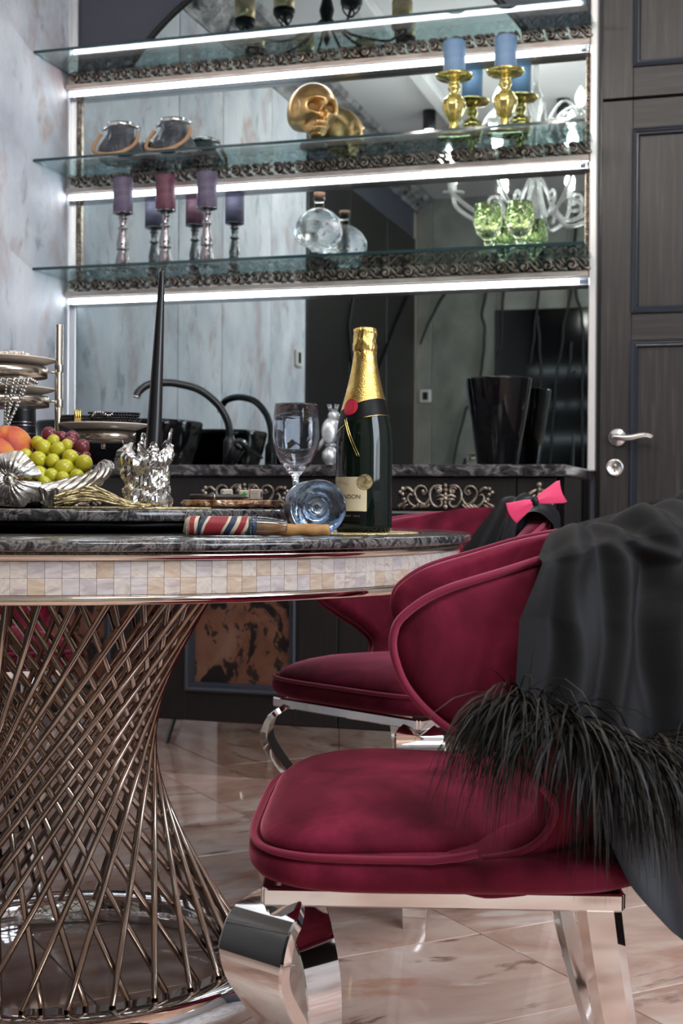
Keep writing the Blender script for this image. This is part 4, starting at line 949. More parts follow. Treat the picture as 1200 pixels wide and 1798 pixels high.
G = [(-1.0648, 1.8944, .8854, .0105), (-1.0535, 1.8919, .8786, .0122), (-1.0438, 1.904, .8894, .0095), (-1.0311, 1.896, .8757, .0115), (-1.021, 1.9043, .8819, .0095), (-1.0067, 1.8915, .8623, .0127), (-.9835, 1.8906, .8535, .0134), (-1.0313, 1.8801, .8577, .0108), (-1.0525, 1.8757, .8597, .012), (-1.075, 1.8735, .8648, .0112), (-1.0688, 1.8629, .8507, .0112), (-1.0416, 1.8579, .8361, .0127), (-1.0227, 1.8617, .834, .0112), (-1.01, 1.8767, .8466, .0134), (-1.0042, 1.8633, .8298, .0108), (-.9855, 1.8716, .8328, .0115), (-1.0558, 1.853, .8352, .0098), (-1.0286, 1.8507, .8237, .0098),
     (-1.04, 1.90, .865, .012), (-1.015, 1.90, .85, .012), (-1.06, 1.89, .845, .012), (-1.03, 1.885, .842, .012), (-.995, 1.893, .84, .012)]
R_ = [(-1.0724, 1.9438, .9003, .0125), (-1.0536, 1.9494, .8959, .0105), (-1.0392, 1.9538, .896, .0112), (-1.0376, 1.9442, .8855, .0125), (-1.0188, 1.9498, .8803, .0128), (-1.0144, 1.951, .8661, .0105), (-1.0245, 1.948, .869, .0105), (-1.05, 1.955, .880, .012), (-1.035, 1.95, .868, .012)]
def grapes(name, lst, mm, label):
    o = Vector(lst[0][:3]); t = thing(name, label, 'grapes', o); r3 = random.Random(5)
    gm = MB().ball((0, 0, 0), (1, 1, 1.12), 18, 12).mesh('grape'); gm.materials.append(MAT[mm])
    for x, y, z, r in lst:
        g = link('grape', gm, t, Vector((x, y, z)) - o); g.scale = (r, r, r); g.rotation_euler = (r3.uniform(-.9, .9), r3.uniform(-.9, .9), r3.uniform(0, 6))
    m = MB(); c = Vector((sum(q[0] for q in lst), sum(q[1] for q in lst), sum(q[2] for q in lst))) / len(lst) - o + Vector((0, .008, 0))
    for x, y, z, r in lst: m.tube([c, (c + Vector((x, y, z)) - o) / 2 + Vector((0, .003, 0)), Vector((x, y, z)) - o], .0011, 5)
    m.build('stem', 'stem_brown', t)
grapes('grape_bunch', G, 'grape_green', 'bunch of yellow green grapes in the front of the silver bowl'); grapes('grape_bunch', R_, 'grape_red', 'bunch of dark red grapes behind the green ones')

# ---------------------------------------------------------------- foil wrapped holder with black candle
fh = thing('candle_holder', 'crumpled silver foil candle holder on the rotating tray', 'candle holder', (-.872, 1.880, .7865))
m = MB(); r4 = random.Random(8)
def foil_pt(u, v):
    t = 2 * PI * u; base = interp([(0, .037), (.1, .039), (.4, .036), (.65, .034), (.8, .042), (.92, .040), (1, .030)], v); d = Vector((math.cos(t), math.sin(t), 0))
    p = Vector((d.x * 3, d.y * 3, v * 5)); k = mnoise.cell(p * 1.6) if False else 0
    f1 = mnoise.voronoi(p * .48)[0]; rg = (f1[1] - f1[0]); f2 = mnoise.voronoi(p * 1.05 + Vector((9, 1, 4)))[0]
    r = base + .014 * (rg - .3) + .006 * ((f2[1] - f2[0]) - .3); zt = .088 + .008 * math.sin(2 * t + 1.0) + .006 * math.sin(5 * t) * v
    if abs(((t - 3.1 + PI) % (2 * PI)) - PI) < .5 and v > .6: r += .010
    return Vector((r * d.x, r * d.y, v * zt + .004 * nz(p, 2.0) * min(1, v * 6)))
m.grid(64, 26, foil_pt, cu=True, smooth=False)
m.grid(64, 5, lambda u, v: (lambda p: Vector((p.x * (1 - .62 * v), p.y * (1 - .62 * v), p.z - .030 * v + .006 * nz((p.x * 90, p.y * 90, v * 3)))))(foil_pt(u, 1)), cu=True, smooth=False)
for a, hh, w_ in ((2.2, .114, .014), (.1, .119, .015), (-.9, .098, .014), (3.6, .102, .014)):
    def fl(u, v, a=a, hh=hh, w_=w_):
        c = Vector((.028 * math.cos(a), .028 * math.sin(a), 0)); s_ = Vector((-math.sin(a), math.cos(a), 0)); ww = w_ * (1 - .8 * v ** 1.3); return c * (1 + .35 * v) + s_ * ((u - .5) * 2 * ww) + Vector((.004 * nz((u * 5, v * 5, a)), .004 * nz((u * 4, v * 6, a + 3)), lerp(.075, hh, v)))
    m.grid(7, 8, fl, smooth=False)
m.build('foil_body', 'crumpled_foil', fh)
cd = thing('taper_candle', 'tall black taper candle leaning slightly in the foil holder', 'candle', (-.8650, 1.8807, .842))
top_ = Vector((.0119, .0056, .301)); m = MB()
m.tube([top_ * q for q in (0, .05, .3, .6, .9, .985, 1.0)], [.0122, .0122, .0105, .0080, .0052, .0046, .003], 24); m.build('wax_stick', 'wax_black', cd)
MB().tube([top_, top_ + Vector((.001, 0, .006))], .0008, 6).build('wick', 'cable_black', cd)

# ---------------------------------------------------------------- coaster with pen and dice
m = MB()
m.lathe([(0, .003), (.074, .003), (.079, .0045), (.0785, .007), (.081, .009), (.0785, .0115), (.080, .0135), (.075, .0145), (0, .0145)], 140, rf=lambda r, z, t: r * (1 + (.05 * nz((math.cos(t) * 9, math.sin(t) * 9, z * 160)) if r > .07 else 0)))
co = thing('bark_coaster', 'round coppery bark slice coaster at the back of the rotating tray', 'coaster', (-.826, 2.105, .7848))
m.build('slice', 'bark_copper', co)
for k in range(5): MB().lathe([(0, 0), (.006, 0), (.006, .0035), (0, .0035)], 12, (.06 * math.cos(k * 1.257 - 1), .06 * math.sin(k * 1.257 - 1), 0)).build('foot', 'cork', co)
pn = thing('pen', 'dark pen lying on the bark coaster', 'pen', (-.862, 2.062, .8040), .29)
m = MB(); m.tube([(-.018, 0, 0), (-.017, 0, 0), (.022, 0, 0), (.023, 0, 0), (.064, 0, 0), (.068, 0, 0), (.078, 0, -.001)], [.003, .0045, .0048, .0044, .0044, .0038, .0012], 16); m.build('barrel', 'pen_black', pn); MB().tube([(.0222, 0, 0), (.0236, 0, 0)], .00485, 16).build('ring', 'bright_steel', pn)
def die(c, rz, mats, label, sc_=.0165):
    t = thing('die', label, 'die', c, rz, 'ivory dice on the bark coaster')
    MB().box(-sc_ / 2, sc_ / 2, -sc_ / 2, sc_ / 2, 0, sc_, .002).build('die_body', 'die_ivory', t)
    k = sc_ / 2 + .0002
    if mats == 'star':
        pts = [((.0062 if i % 2 == 0 else .0032) * math.cos(PI / 2 + i * PI / 5), (.0062 if i % 2 == 0 else .0032) * math.sin(PI / 2 + i * PI / 5)) for i in range(10)]
        m = MB().prism(pts, 0, .0003); m.xf(0, Matrix.Translation((0, -k + .0002, sc_ / 2)) @ RX); m.build('printed_mark', 'die_green', t)
    elif mats == 'face':
        m = MB().box(-.004, -.0015, -k, -k + .0003, .010, .0108).box(.0015, .004, -k, -k + .0003, .010, .0108).box(-.003, -.0022, -k, -k + .0003, .006, .0068).box(.0012, .002, -k, -k + .0003, .006, .0068); m.build('printed_mark', 'leather_red', t)
        m = MB().lathe([(0, 0), (.0048, 0), (.0048, .0003), (0, .0003)], 20); m.xf(0, Matrix.Translation((k, 0, sc_ / 2)) @ Matrix.Rotation(-PI / 2, 4, 'Y')); m.build('printed_mark', 'die_blue', t)
    else:
        m = MB().box(-.005, .005, -k, -k + .0003, .006, .010); m.build('printed_mark', 'ink', t)
die((-.835, 2.108, .7993), .6, 'bar', 'ivory die with a dark bar behind the pen on the coaster', .018); die((-.7965, 2.0885, .7993), .35, 'star', 'ivory die with a green star between the two others'); die((-.777, 2.092, .7993), .05, 'face', 'ivory die with small red marks, nearest the lying glass', .018)

# ---------------------------------------------------------------- jewellery stand, bottle and jewellery
js = thing('jewellery_stand', 'swivelling steel stand with pale plates for jewellery', 'stand', (-1.1467, 2.1107, .7845))
MB().lathe([(0, 0), (.034, 0), (.034, .005), (.008, .007), (.0068, .010), (.0068, .3135), (.006, .3145), (0, .3145)], 32).build('pole', 'steel', js)
for z0 in (.232, .172, .105): MB().lathe([(.0072, z0), (.0073, z0 + .0005), (.0073, z0 + .013), (.0072, z0 + .0135)], 32).build('sleeve', 'steel', js)
def plate(cx, cy_, z, R, ring_r):
    v_ = Vector((cx, cy_, z)) - Vector((-1.1467, 2.1107, .7845))
    p = MB().lathe([(0, .0), (R * .55, .0), (R * .72, .002), (R, .0105), (R + .001, .0115), (R, .0125), (R * .72, .0045), (R * .5, .003), (0, .003)], 64).build('plate', 'plate_ceramic', js, v_)
    MB().lathe([(ring_r, -.018), (ring_r + .002, -.018), (ring_r + .002, -.001), (ring_r, -.001), (ring_r, -.018)], 64).build('ring', 'steel', js, v_)
    MB().lathe([(0, -.018), (ring_r, -.018), (ring_r, -.0165), (0, -.0165)], 64).build('ring_floor', 'steel', js, v_)
    a = Vector((-v_.x, -v_.y, 0)); d = a.normalized(); m = MB()
    s_ = Vector((-d.y, d.x, 0)) * .003
    for k in (1, -1): MB().tube([d * ring_r + s_ * k + Vector((0, 0, -.009)), a - d * .006 + s_ * k + Vector((0, 0, -.009))], .0018, 8).build('bracket_rod', 'steel', js, v_)
    MB().tube([(0, 0, -.018), (0, 0, -.030)], .004, 10).build('ring_stub', 'steel', js, v_)
plate(-1.2484, 2.0796, 1.026, .100, .083); plate(-1.2480, 2.0794, .976, .098, .086); plate(-1.0721, 2.1321, .916, .0765, .053)
am = thing('spirits_bottle', 'brown bottle with black label and orange band behind the fruit', 'bottle', (-1.3135, 2.269, .7848))
MB().lathe([(0, 0), (.026, 0), (.029, .003), (.029, .182), (.027, .192), (.014, .204), (.011, .210), (.011, .232), (0, .232)], 40).build('glass_body', 'bottle_green', am)
MB().lathe([(.0292, .092), (.0294, .0925), (.0294, .178), (.0292, .1785)], 40).build('label', 'black_label', am); MB().lathe([(.0292, .050), (.0294, .0505), (.0294, .092), (.0292, .0925)], 40).build('orange_band', 'amber_label', am)
m = MB()
for z in (.135, .150, .156): m.lathe([(.0293, z), (.0297, z + .0004), (.0293, z + .0014)], 40)
m.build('label_lines', 'bright_steel', am)
def bead_string(mb, pts, r, gap, unit):
    P = smooth_path(pts, 160); acc = 0; last = P[0]; 
    for p in P:
        acc += (p - last).length; last = p
        if acc >= gap: acc = 0; mb.add([q * r + p for q in unit.v], unit.f)
UB = MB().ball((0, 0, 0), (1, 1, 1), 8, 6)
nk = thing('bead_necklace', 'silver bead necklaces hanging over the middle plate above the peaches', 'necklace', (-1.200, 1.985, .98))
r5 = random.Random(2)
for k in range(13):
    x = -.045 + .0085 * k + r5.uniform(-.003, .003); y = -.004 + r5.uniform(-.002, .002); x2 = lerp(x, (-.028 if k < 8 else .018), .8) + r5.uniform(-.006, .006); zl = -.085 + r5.uniform(-.012, .018) if k < 8 else -.068 + r5.uniform(-.006, .006)
    m = MB(); bead_string(m, [(x + .008, y + .05, .012), (x, y + .018, .017), (x, y, .006), (lerp(x, x2, .5), y - .002, zl * .5), (x2, y - .003, zl)], (.0033 if k % 3 == 0 else .0024), (.0064 if k % 3 == 0 else .0046), UB)
    o = m.build('bead_strand', 'bead_silver', nk, None, (0, 0, .29))
m = MB(); m.ball((.020, -.008, -.068), .0075, 14, 10); bead_string(m, [(.020, -.008, -.062), (.012, -.009, -.088), (-.010, -.009, -.094), (-.028, -.008, -.084)], .0024, .005, UB); m.build('large_bead', 'bead_silver', nk, None, (0, 0, .29))
def pearls(cx, cy_, z, n, R, r, label, mm='pearl', name='pearl_necklace', sd=1):
    m = MB(); rq = random.Random(sd)
    for k in range(n): t = rq.uniform(0, 2 * PI); q = R * math.sqrt(rq.random()); m.add([p * r + Vector((q * math.cos(t), q * math.sin(t) * .8, r + rq.uniform(0, r * 1.2) * (q < R * .7))) for p in UB.v], UB.f)
    return tag(m.build(name, mm, None, (cx, cy_, z)), label, 'necklace')
pearls(-1.195, 2.035, 1.0385, 46, .030, .0028, 'small white pearls on the topmost jewellery plate', sd=3)
pearls(-1.18, 2.05, .9875, 16, .022, .0062, 'large cream pearls at the right rim of the middle plate', sd=4)
pearls(-1.262, 2.0, .9860, 14, .018, .0065, 'large cream pearls beside the silver strands on the middle plate', sd=9)
m = MB(); r6 = random.Random(6)
for k in range(8): bead_string(m, [(.022 * math.cos(t + k) * (1 + .2 * r6.random()), .016 * math.sin(t + k), .0025 + .0042 * (k % 4)) for t in [2 * PI * q / 8 for q in range(9)]], .0024, .0042, UB)
tag(m.build('bead_necklace', 'bead_black', None, (-1.107, 2.095, .9245)), 'black bead necklace coiled on the lower right plate next to the pole', 'necklace')
m = MB()
for k in range(12): bead_string(m, [(.033 * math.cos(t + k * .7) * (1 + .25 * r6.random()), .020 * math.sin(t + k * .9), .003 + .0045 * (k % 5)) for t in [2 * PI * q / 8 for q in range(9)]], .0022, .004, UB)
tag(m.build('bead_necklace', 'bead_black', None, (-1.043, 2.115, .9245)), 'black and silver bead bracelet heap on the lower right plate', 'necklace')
m = MB(); bead_string(m, [(.018 * math.cos(t), .015 * math.sin(t), .019 + .003 * math.sin(3 * t)) for t in [2 * PI * q / 10 for q in range(11)]], .0022, .0042, UB)
tag(m.build('bead_bracelet', 'bead_silver', None, (-1.058, 2.100, .9245)), 'silver bead bracelet lying on the black beads', 'bracelet')
rg = thing('gold_ring', 'chunky gold ring standing on the lower right jewellery plate', 'ring', (-1.090, 2.072, .9290), .5)
m = MB()
for k in range(3): m.tube([(.0035 * (k - 1), .0085 * math.cos(t), .0095 + .0090 * math.sin(t)) for t in [2 * PI * q / 28 for q in range(28)]], .0023, 8, True)
m.build('band', 'gold', rg)

# ---------------------------------------------------------------- on the countertop
ZT = .9075
sk = thing('vessel_sink', 'glossy black vessel sink standing on the countertop', 'sink', (-1.965, 4.02, ZT))
m = MB()
def oval(ins, z): return ([(((.262 - ins) * math.copysign(abs(math.cos(t)) ** .55, math.cos(t))), ((.165 - ins) * math.copysign(abs(math.sin(t)) ** .55, math.sin(t)))) for t in [2 * PI * k / 64 for k in range(64)]], z)
stack([oval(.05, 0), oval(.035, .004), oval(.012, .08), oval(.002, .13), oval(.0, .142), oval(.004, .149), oval(.012, .150), oval(.020, .146), oval(.03, .10), oval(.07, .03), oval(.15, .025)]).build('basin', 'gloss_black', sk)
MB().lathe([(0, .0255), (.022, .0255), (.023, .028), (0, .029)], 24).build('drain', 'bright_steel', sk)
fa = thing('faucet', 'matt black tall kitchen faucet with arched spout beside the sink', 'faucet', (-1.625, 4.13, ZT))
m = MB(); m.lathe([(0, 0), (.030, 0), (.030, .006), (.024, .010), (.022, .04), (.021, .085), (.018, .095), (.014, .10), (.0125, .11), (0, .11)], 28); m.build('base', 'satin_black', fa)
sp = smooth_path([(0, 0, .10), (-.004, -.01, .15), (-.03, -.03, .205), (-.08, -.06, .25), (-.135, -.09, .268), (-.18, -.115, .272), (-.225, -.14, .264), (-.25, -.155, .243), (-.256, -.16, .228)], 50)
MB().tube(sp, .0122, 16).build('spout', 'satin_black', fa); MB().tube([sp[-1], sp[-1] + Vector((-.001, -.001, -.006))], .0115, 16).build('aerator', 'bright_steel', fa)
m = MB(); m.tube([(.0, -.008, .02), (.055, -.05, .075)], [.023, .021], 20); m.build('mixer_body', 'satin_black', fa)
MB().tube([(.052, -.048, .072), (.060, -.054, .080)], .0225, 20).build('mixer_cap', 'gloss_black', fa)
m = MB(); m.box(-.01, .085, -.009, .009, -.004, .005, .003); m.xf(0, Matrix.Translation((.062, -.055, .080)) @ Matrix.Rotation(.62, 4, 'Y')); m.build('lever', 'gloss_black', fa)
bd = thing('bird_statue', 'small white and silver crowned bird figurine on the countertop', 'figurine', (-1.282, 4.12, ZT), .25)
MB().lathe([(0, 0), (.020, 0), (.021, .004), (.014, .008), (.012, .012), (.021, .022), (.0265, .036), (.025, .052), (.015, .064), (.011, .068), (.018, .072), (.019, .076), (.010, .080), (0, .081)], 32).build('pedestal', 'statue_silver', bd)
m = MB()
m.ball((0, 0, .118), (.0285, .027, .044), 28, 18, lambda p: Vector((p.x + .35 * p.z * abs(p.z) * .3 - .10 * (p.z < -.4) * (abs(p.z) - .4), p.y, p.z)))
m.ball((.010, 0, .166), (.0185, .0165, .0195), 22, 14)
m.tube([(.003, 0, .135), (.008, 0, .155)], [.024, .018], 18)
m.tube([(-.012, 0, .100), (-.028, 0, .080), (-.038, 0, .058)], [.016, .012, .005], 14, flat=.6)
for s_ in (1, -1): m.ball((-.004, s_ * .023, .112), (.022, .006, .034), 16, 10)
m.build('bird_body', 'statue_silver', bd)
MB().tube([(.026, 0, .168), (.034, 0, .166), (.041, 0, .1635)], [.006, .004, .0008], 10).build('beak', 'statue_silver', bd)
m = MB(); m.lathe([(.010, .181), (.012, .184), (.011, .186), (.009, .184)], 20, (.008, 0, 0))
for k in range(6): t = k * PI / 3; m.tube([(.008 + .011 * math.cos(t), .011 * math.sin(t), .184), (.008 + .016 * math.cos(t), .016 * math.sin(t), .199)], [.0035, .0012], 6); m.ball((.008 + .016 * math.cos(t), .016 * math.sin(t), .200), .0028, 8, 6)
m.build('crown', 'statue_silver', bd)
vs_ = MB().lathe([(0, .0), (.058, 0), (.062, .004), (.102, .268), (.103, .272), (.100, .273), (.096, .268), (.060, .03), (0, .02)], 56).build('ice_bucket', 'gloss_black', None, (-.748, 4.12, ZT)); tag(vs_, 'tall glossy black tapered ice bucket at the counter end', 'bucket')

# ---------------------------------------------------------------- on the glass shelves
S1, S2 = SZ[0] + .0102, SZ[1] + .0102
def pillar(name, x, y, z, r, h, mm, label):
    t = thing(name, label, 'candle', (x, y, z), 0)
    MB().lathe([(0, 0), (r - .002, 0), (r, .003), (r * .99, h * .5), (r, h - .004), (r - .003, h), (r * .6, h - .0015), (0, h - .003)], 36, rf=lambda q, zz, t_: q * (1 + .012 * nz((math.cos(t_) * 2, math.sin(t_) * 2, zz * 60)))).build('wax_body', mm, t)
    MB().tube([(0, 0, h - .003), (.001, 0, h + .005)], .0008, 6).build('wick', 'cable_black', t); return t
def turned_holder(x, y, z, label):
    t = thing('candlestick', label, 'candlestick', (x, y, z), 0, 'dark silver turned candlesticks on the lowest shelf')
    MB().lathe([(0, 0), (.036, 0), (.038, .004), (.032, .010), (.025, .018), (.0225, .040), (.0175, .056), (.0145, .066), (.0200, .070), (.0205, .074), (.0180, .078), (.0200, .086), (.0195, .094), (.0150, .118), (.0115, .136), (.0160, .140), (.0165, .144), (.0120, .148), (.0105, .152), (.0120, .164), (.0118, .172), (.0160, .175), (.0150, .179), (.0105, .181), (.012, .183), (.024, .187), (.034, .191), (.034, .1935), (0, .1935)], 36).build('turned_stem', 'silver_dark_chrome', t)
for x, mm, cn, wh in ((-2.045, 'wax_violet', 'leftmost violet', 'leftmost'), (-1.889, 'wax_burgundy', 'burgundy', 'middle'), (-1.740, 'wax_violet', 'rightmost violet', 'rightmost')):
    turned_holder(x, 4.2, S1, f'{wh} of three dark silver turned candlesticks on the lowest shelf')
    pillar('pillar_candle', x, 4.2, S1 + .1937, .0335, .118, mm, f'{cn} pillar candle on a turned silver candlestick')
def amber_holder(x, y, z, label):
    t = thing('candlestick', label, 'candlestick', (x, y, z), 0, 'gold glass candlesticks on the middle shelf')
    m = MB(); m.lathe([(0, 0), (.052, 0), (.056, .003), (.054, .007), (.030, .012), (.016, .018), (.012, .028), (.016, .036), (.0125, .042), (.014, .050), (.020, .056), (.030, .075), (.037, .098), (.0365, .112), (.029, .128), (.017, .134), (.013, .142), (.018, .150), (.021, .158), (.018, .166), (.013, .171), (.024, .178), (.048, .184), (.057, .189), (.060, .196), (.057, .197), (.045, .192), (.030, .190), (0, .190)], 48,
        rf=lambda r, zz, t_: r * (1 + (.03 * math.sin(9 * t_) if .06 < zz < .13 else 0)))
    m.build('glass_stem', 'amber_glass', t)
for x, wh in ((-.906, 'left'), (-.745, 'right')):
    amber_holder(x, 4.185, S2, f'{wh} of the two gold glass candlesticks on the middle shelf')
    pillar('pillar_candle', x, 4.185, S2 + .1905, .0345, .112, 'wax_blue', f'{wh} of the two dusty blue pillar candles on gold glass')
def skull_fn(teeth=True, amp=1.0, rough_=False):
    def sst(a, b, x): x = min(1, max(0, (x - a) / (b - a))); return x * x * (3 - 2 * x)
    def fn(p):
        x, y, z = p                     # -y is the face, unit sphere
        front = 1 - sst(-.45, .10, y)
        q = Vector((x * .80, y * .98 + .10, z * .90 + .10))
        if z < 0:
            zz = -z; f_ = min(2.4, math.sqrt(max(0, 1 - zz ** 5) / max(1e-4, 1 - z * z))) if zz < .999 else 1
            q.x *= lerp(1, f_, front); q.y = lerp(q.y, (y * min(f_, 1.9)) * .98 + .10, front)
            k = sst(0, .75, zz); q.x *= 1 - .40 * k * front; q.y += .17 * k * front
            low = -1.08 if True else 0
            q.z = lerp(max(q.z, -.30 - .05 * zz), q.z * 1.05 - .02 * zz, sst(.12, -.38, y) if False else front)
            q.x *= 1 - .12 * sst(.30, .50, zz) * (1 - front) - .10 * math.exp(-((zz - .42) / .10) ** 2) * front
        def g(cx, cz, sx, sz): return math.exp(-((x - cx) / sx) ** 2 - ((z - cz) / sz) ** 2) if y < .1 else 0
        d = 0
        for s_ in (1, -1):
            e = g(s_ * .36, .0, .22, .17); d += .34 * min(1, e * 1.9) ** 1.5 * amp
            d -= .08 * g(s_ * .34, .25, .30, .07) + .09 * g(s_ * .52, -.22, .17, .08); d += .20 * g(s_ * .56, -.50, .17, .15)
        d += .24 * min(1, 1.6 * g(0, -.22, .10, .13)) * amp; d -= .09 * g(0, .03, .07, .12) + .05 * g(0, -.92, .22, .10)
        if teeth and y < -.1:
            d += .06 * math.exp(-((z + .62) / .02) ** 2) * (abs(x) < .42) + .04 * math.exp(-((z + .45) / .035) ** 2) * (abs(x) < .42) + .05 * math.exp(-((z + .80) / .035) ** 2) * (abs(x) < .42)
            if -.78 < z < -.47 and abs(x) < .40: d += .030 * (.5 + .5 * math.cos(x * 50))
        q.y += d * front if z < -.3 else d
        q.x -= math.copysign(.11 * math.exp(-((z - .02) / .22) ** 2 - ((y + .30) / .16) ** 2), x) * (abs(x) > .4)
        if rough_: a = .10 * min(1, max(0, .2 - z)); q = q * (1 + a * nz(p, 5.5)) + Vector((a * nz(p, 9), a * nz(p + Vector((3, 1, 2)), 9), 0))
        return q
    return fn
def skull(mb, c, r, nu=120, nv=84, teeth=True, amp=1.0, rough_=False):
    fn = skull_fn(teeth, amp, rough_); k0 = mb.mark()
    mb.ball(c, r, nu, nv, fn)
    return mb
sg = thing('gold_skull', 'gold painted human skull on the middle glass shelf', 'skull', (-1.366, 4.185, S2), .76)
m = MB(); skull(m, (0, 0, .108), (.098, .102, .101), 160, 120); m.build('skull_form', 'gold_paint', sg)
m = MB()
for s_ in (1, -1): m.ball((s_ * .0285, -.0535, .118), (.0160, .004, .0125), 16, 10)
m.build('eye_lens', 'socket_orange', sg)
MB().lathe([(0, 0), (.044, 0), (.044, .014), (.038, .018), (0, .018)], 32).build('neck_base', 'satin_black', sg)
sb_ = thing('skull_decanter', 'clear glass skull shaped bottle on the lowest glass shelf', 'bottle', (-1.345, 4.185, S1), .45)
m = MB(); skull(m, (0, 0, .086), (.096, .098, .084), 100, 70, True, .7, True); m.lathe([(.0, .150), (.016, .150), (.0155, .190), (.019, .192), (.019, .200), (.0, .2005)], 24); m.build('glass_skull', 'crystal', sb_)
MB().lathe([(0, .196), (.0135, .196), (.0135, .206), (.0185, .2065), (.0185, .2175), (0, .218)], 24).build('stopper', 'cork', sb_)
def green_goblet(x, y, z, label):
    t = thing('green_goblet', label, 'glass', (x, y, z), 0, 'green cut glass goblets on the lowest shelf')
    m = MB(); m.lathe([(0, 0), (.034, 0), (.036, .002), (.020, .006), (.009, .012), (.008, .022), (.012, .027), (.012, .033), (.009, .038)], 36)
    def cup(u, v):
        a = 2 * PI * u; r = interp([(0, .010), (.12, .026), (.35, .040), (.6, .0445), (.85, .0415), (1, .0395)], v); di = abs(((u * 9 + v * 2.2) % 1) - .5) + abs(((u * 9 - v * 2.2) % 1) - .5); r += .009 * (di - .5) * (1 if .06 < v < .88 else .15); return Vector((r * math.cos(a), r * math.sin(a), .038 + .112 * v))
    m.grid(90, 22, cup, cu=True, smooth=False); m.grid(54, 8, lambda u, v: (lambda r: Vector((r * math.cos(2 * PI * u), r * math.sin(2 * PI * u), .150 - .105 * v)))(interp([(0, .0375), (.4, .041), (.8, .026), (1, .0)], v)), cu=True)
    m.build('glass_vessel', 'green_glass', t)
green_goblet(-.797, 4.19, S1, 'left of the two green diamond cut goblets on the lowest shelf'); green_goblet(-.697, 4.18, S1, 'right of the two green diamond cut goblets on the lowest shelf')
def lantern(x, y, z, rz, label):
    t = thing('glass_lantern', label, 'lantern', (x, y, z), rz, 'smoked glass lanterns on the middle shelf')
    m = MB()
    m.lathe([(0, .001), (.050, 0), (.062, .006), (.068, .024), (.064, .042), (.050, .064), (.040, .082), (.0385, .102), (.0385, .112), (.036, .112), (.036, .102), (.0375, .082), (.047, .064), (.060, .042), (.064, .024), (.058, .009), (.0, .005)], 72, rf=lambda r, zz, t_: r * (1 + (.022 * math.sin(18 * t_ + zz * 260) if r > .045 else .006 * math.sin(18 * t_))))
    m.build('glass_jar', 'smoke_glass', t)
    m = MB(); m.lathe([(.039, .1), (.0405, .1005), (.0405, .111), (.039, .1115)], 40); m.build('collar', 'bright_steel', t)
    m = MB()
    for s_ in (1, -1): m.ball((s_ * .050, 0, .102), .0068, 12, 8); m.tube([(s_ * .038, 0, .104), (s_ * .058, 0, .102)], .0028, 8); m.tube([(s_ * .053, -.002, .100), (s_ * .056, -.012, .080)], .0022, 6)
    m.build('handle_mount', 'bright_steel', t)
    t.scale = (1.14, 1.14, 1.18)
    pts = smooth_path([(-.056, -.012, .082), (-.067, -.030, .055), (-.064, -.052, .026), (-.035, -.070, .012), (0, -.076, .009), (.032, -.070, .016), (.056, -.052, .036), (.062, -.030, .060), (.056, -.012, .082)], 48)
    m = MB(); m.tube(pts, .0056, 10); m.build('rope_handle', 'rope', t)
lantern(-2.054, 4.2, S2, .10, 'smoked glass lantern with rope handle at the shelf end near the plaster wall'); lantern(-1.860, 4.2, S2, -.02, 'smoked glass lantern with rope handle, second from the plaster wall')

# ---------------------------------------------------------------- chandeliers (hang above the view, seen in the mirrors)
bc = thing('black_chandelier', 'black iron chandelier with gold glass cups, seen in the arched mirror', 'chandelier', (-1.63, 3.50, 0))
MB().lathe([(0, ZC), (.05, ZC), (.05, ZC - .015), (.008, ZC - .03), (.007, 2.80), (.020, 2.78), (.03, 2.74), (.02, 2.70), (.008, 2.66), (.014, 2.62), (0, 2.60)], 24).build('stem', 'iron', bc)
for k in range(8):
    t = k * PI / 4 + .2; R3 = .33; d = Vector((math.cos(t), math.sin(t), 0)); zc = 2.635 + (.03 if k % 2 else 0)
    m = MB(); m.tube([d * r + Vector((0, 0, z)) for r, z in [(p.x, p.z) for p in smooth_path([(.02, 0, 2.70), (.10, 0, 2.635), (.19, 0, 2.60), (.28, 0, zc - .055), (R3, 0, zc - .02)], 20)]], .0055, 8)
    s_ = Vector((-d.y, d.x, 0))
    for q in (1, -1): m.tube([d * (R3 + .020 * math.cos(a) * (1 if q > 0 else .6)) + s_ * (q * .012 + .022 * math.sin(a) * q) + Vector((0, 0, zc - .038 + .020 * math.sin(a + .6))) for a in [2 * PI * i / 20 for i in range(20)]], .003, 6, True)
    arm = m.build('arm', 'iron', bc)
    MB().lathe([(0, zc - .022), (.036, zc - .022), (.041, zc - .012), (.041, zc + .004), (0, zc + .004)], 28, tuple(d * R3)).build('candle_dish', 'iron', bc)
    MB().lathe([(.033, zc + .004), (.039, zc + .006), (.0405, zc + .085), (.0385, zc + .085), (.037, zc + .008), (0, zc + .006)], 28, tuple(d * R3)).build('gold_cup', 'gold_cup', bc)
gc = thing('glass_chandelier', 'clear glass chandelier with candle bulbs, reflected behind the green goblets', 'chandelier', (-1.02, 2.08, 0))
MB().lathe([(0, ZC), (.06, ZC), (.06, ZC - .02), (.012, ZC - .04), (.012, 2.80), (.03, 2.77), (.045, 2.72), (.02, 2.66), (.018, 2.55), (.04, 2.50), (.055, 2.44), (.03, 2.38), (.014, 2.34), (.03, 2.28), (.045, 2.22), (.04, 2.16), (.012, 2.10), (.02, 2.07), (0, 2.04)], 32).build('glass_column', 'chandelier_glass', gc)
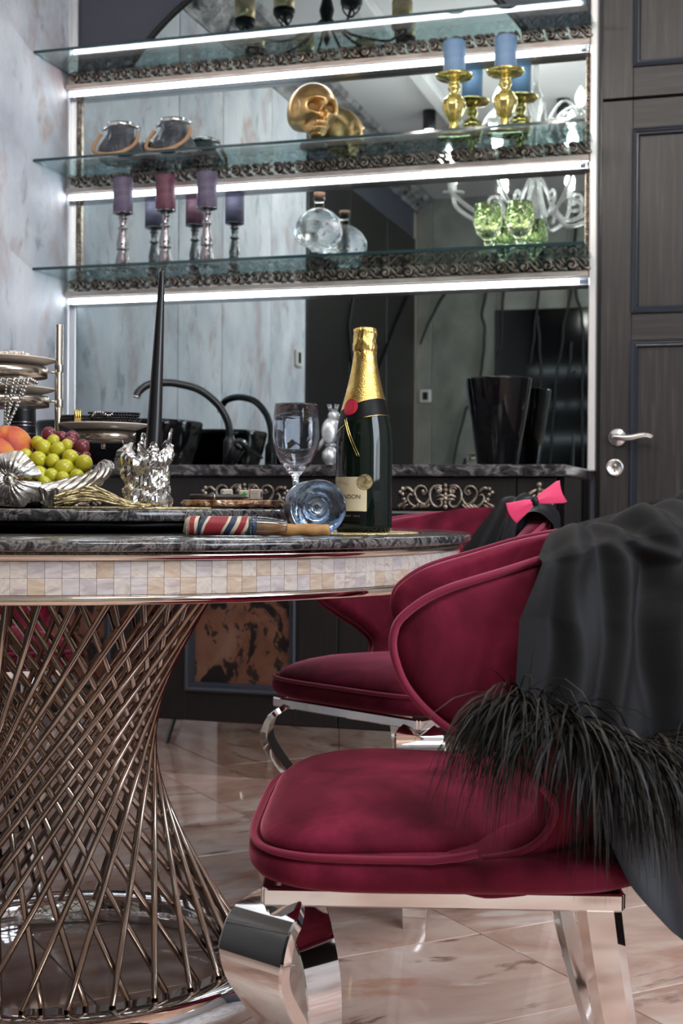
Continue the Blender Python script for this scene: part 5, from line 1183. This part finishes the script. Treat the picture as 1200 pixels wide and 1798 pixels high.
def garm(t, R3, z0, zlow, zc):
    d = Vector((math.cos(t), math.sin(t), 0)); pp = smooth_path([(.03, 0, z0), (.14, 0, zlow), (.27, 0, zlow + .015), (R3 * .93, 0, zlow + .10), (R3, 0, zc)], 26)
    m = MB(); m.tube([d * p.x + Vector((0, 0, p.z)) for p in pp], .0095, 10)
    sp_ = spiral(.20, zlow + .075, .05, 1.2, -PI / 2, 1, 22); m.tube([d * p[0] + Vector((0, 0, p[1])) for p in sp_], .007, 8)
    m.lathe([(0, zc), (.052, zc + .012), (.056, zc + .018), (.05, zc + .018), (.012, zc + .006), (.014, zc + .03), (.016, zc + .075), (0, zc + .076)], 24, tuple(d * R3)); m.build('arm', 'chandelier_glass', gc)
    MB().lathe([(0, zc + .076), (.012, zc + .078), (.025, zc + .105), (.024, zc + .125), (.010, zc + .155), (0, zc + .170)], 16, tuple(d * R3)).build('bulb', 'bulb', gc)
for k in range(8): garm(k * PI / 4 + .25, .44, 2.36, 2.16, 2.33)
for k in range(4): garm(k * PI / 2 + .55, .27, 2.62, 2.48, 2.58)
m = MB()
for k in range(10):
    t = k * PI / 5; d = Vector((math.cos(t), math.sin(t), 0)); m.tube([d * p.x + Vector((0, 0, p.z)) for p in smooth_path([(.03, 0, 2.42), (.08, 0, 2.62), (.18, 0, 2.70), (.27, 0, 2.62), (.30, 0, 2.50)], 18)], [.009 * (1 - .6 * i / 17) for i in range(18)], 8)
m.build('glass_plume', 'chandelier_glass', gc)
for k in range(8):
    t = k * PI / 4 + .25
    l = bpy.data.lights.new('bulb_light', 'POINT'); l.energy = 17; l.color = (1, .93, .84); l.shadow_soft_size = .02
    o = bpy.data.objects.new('bulb_light', l); COL.objects.link(o); o.location = (-1.02 + .44 * math.cos(t), 2.08 + .44 * math.sin(t), 2.41)
# everything standing on the rotating tray rests on its top face
for o in list(bpy.data.objects):
    if o.parent is None and o.type in ('MESH', 'EMPTY') and .784 < o.location.z < 1.1 and math.hypot(o.location.x - TX, o.location.y - TY) < .38: o.location.z += .004
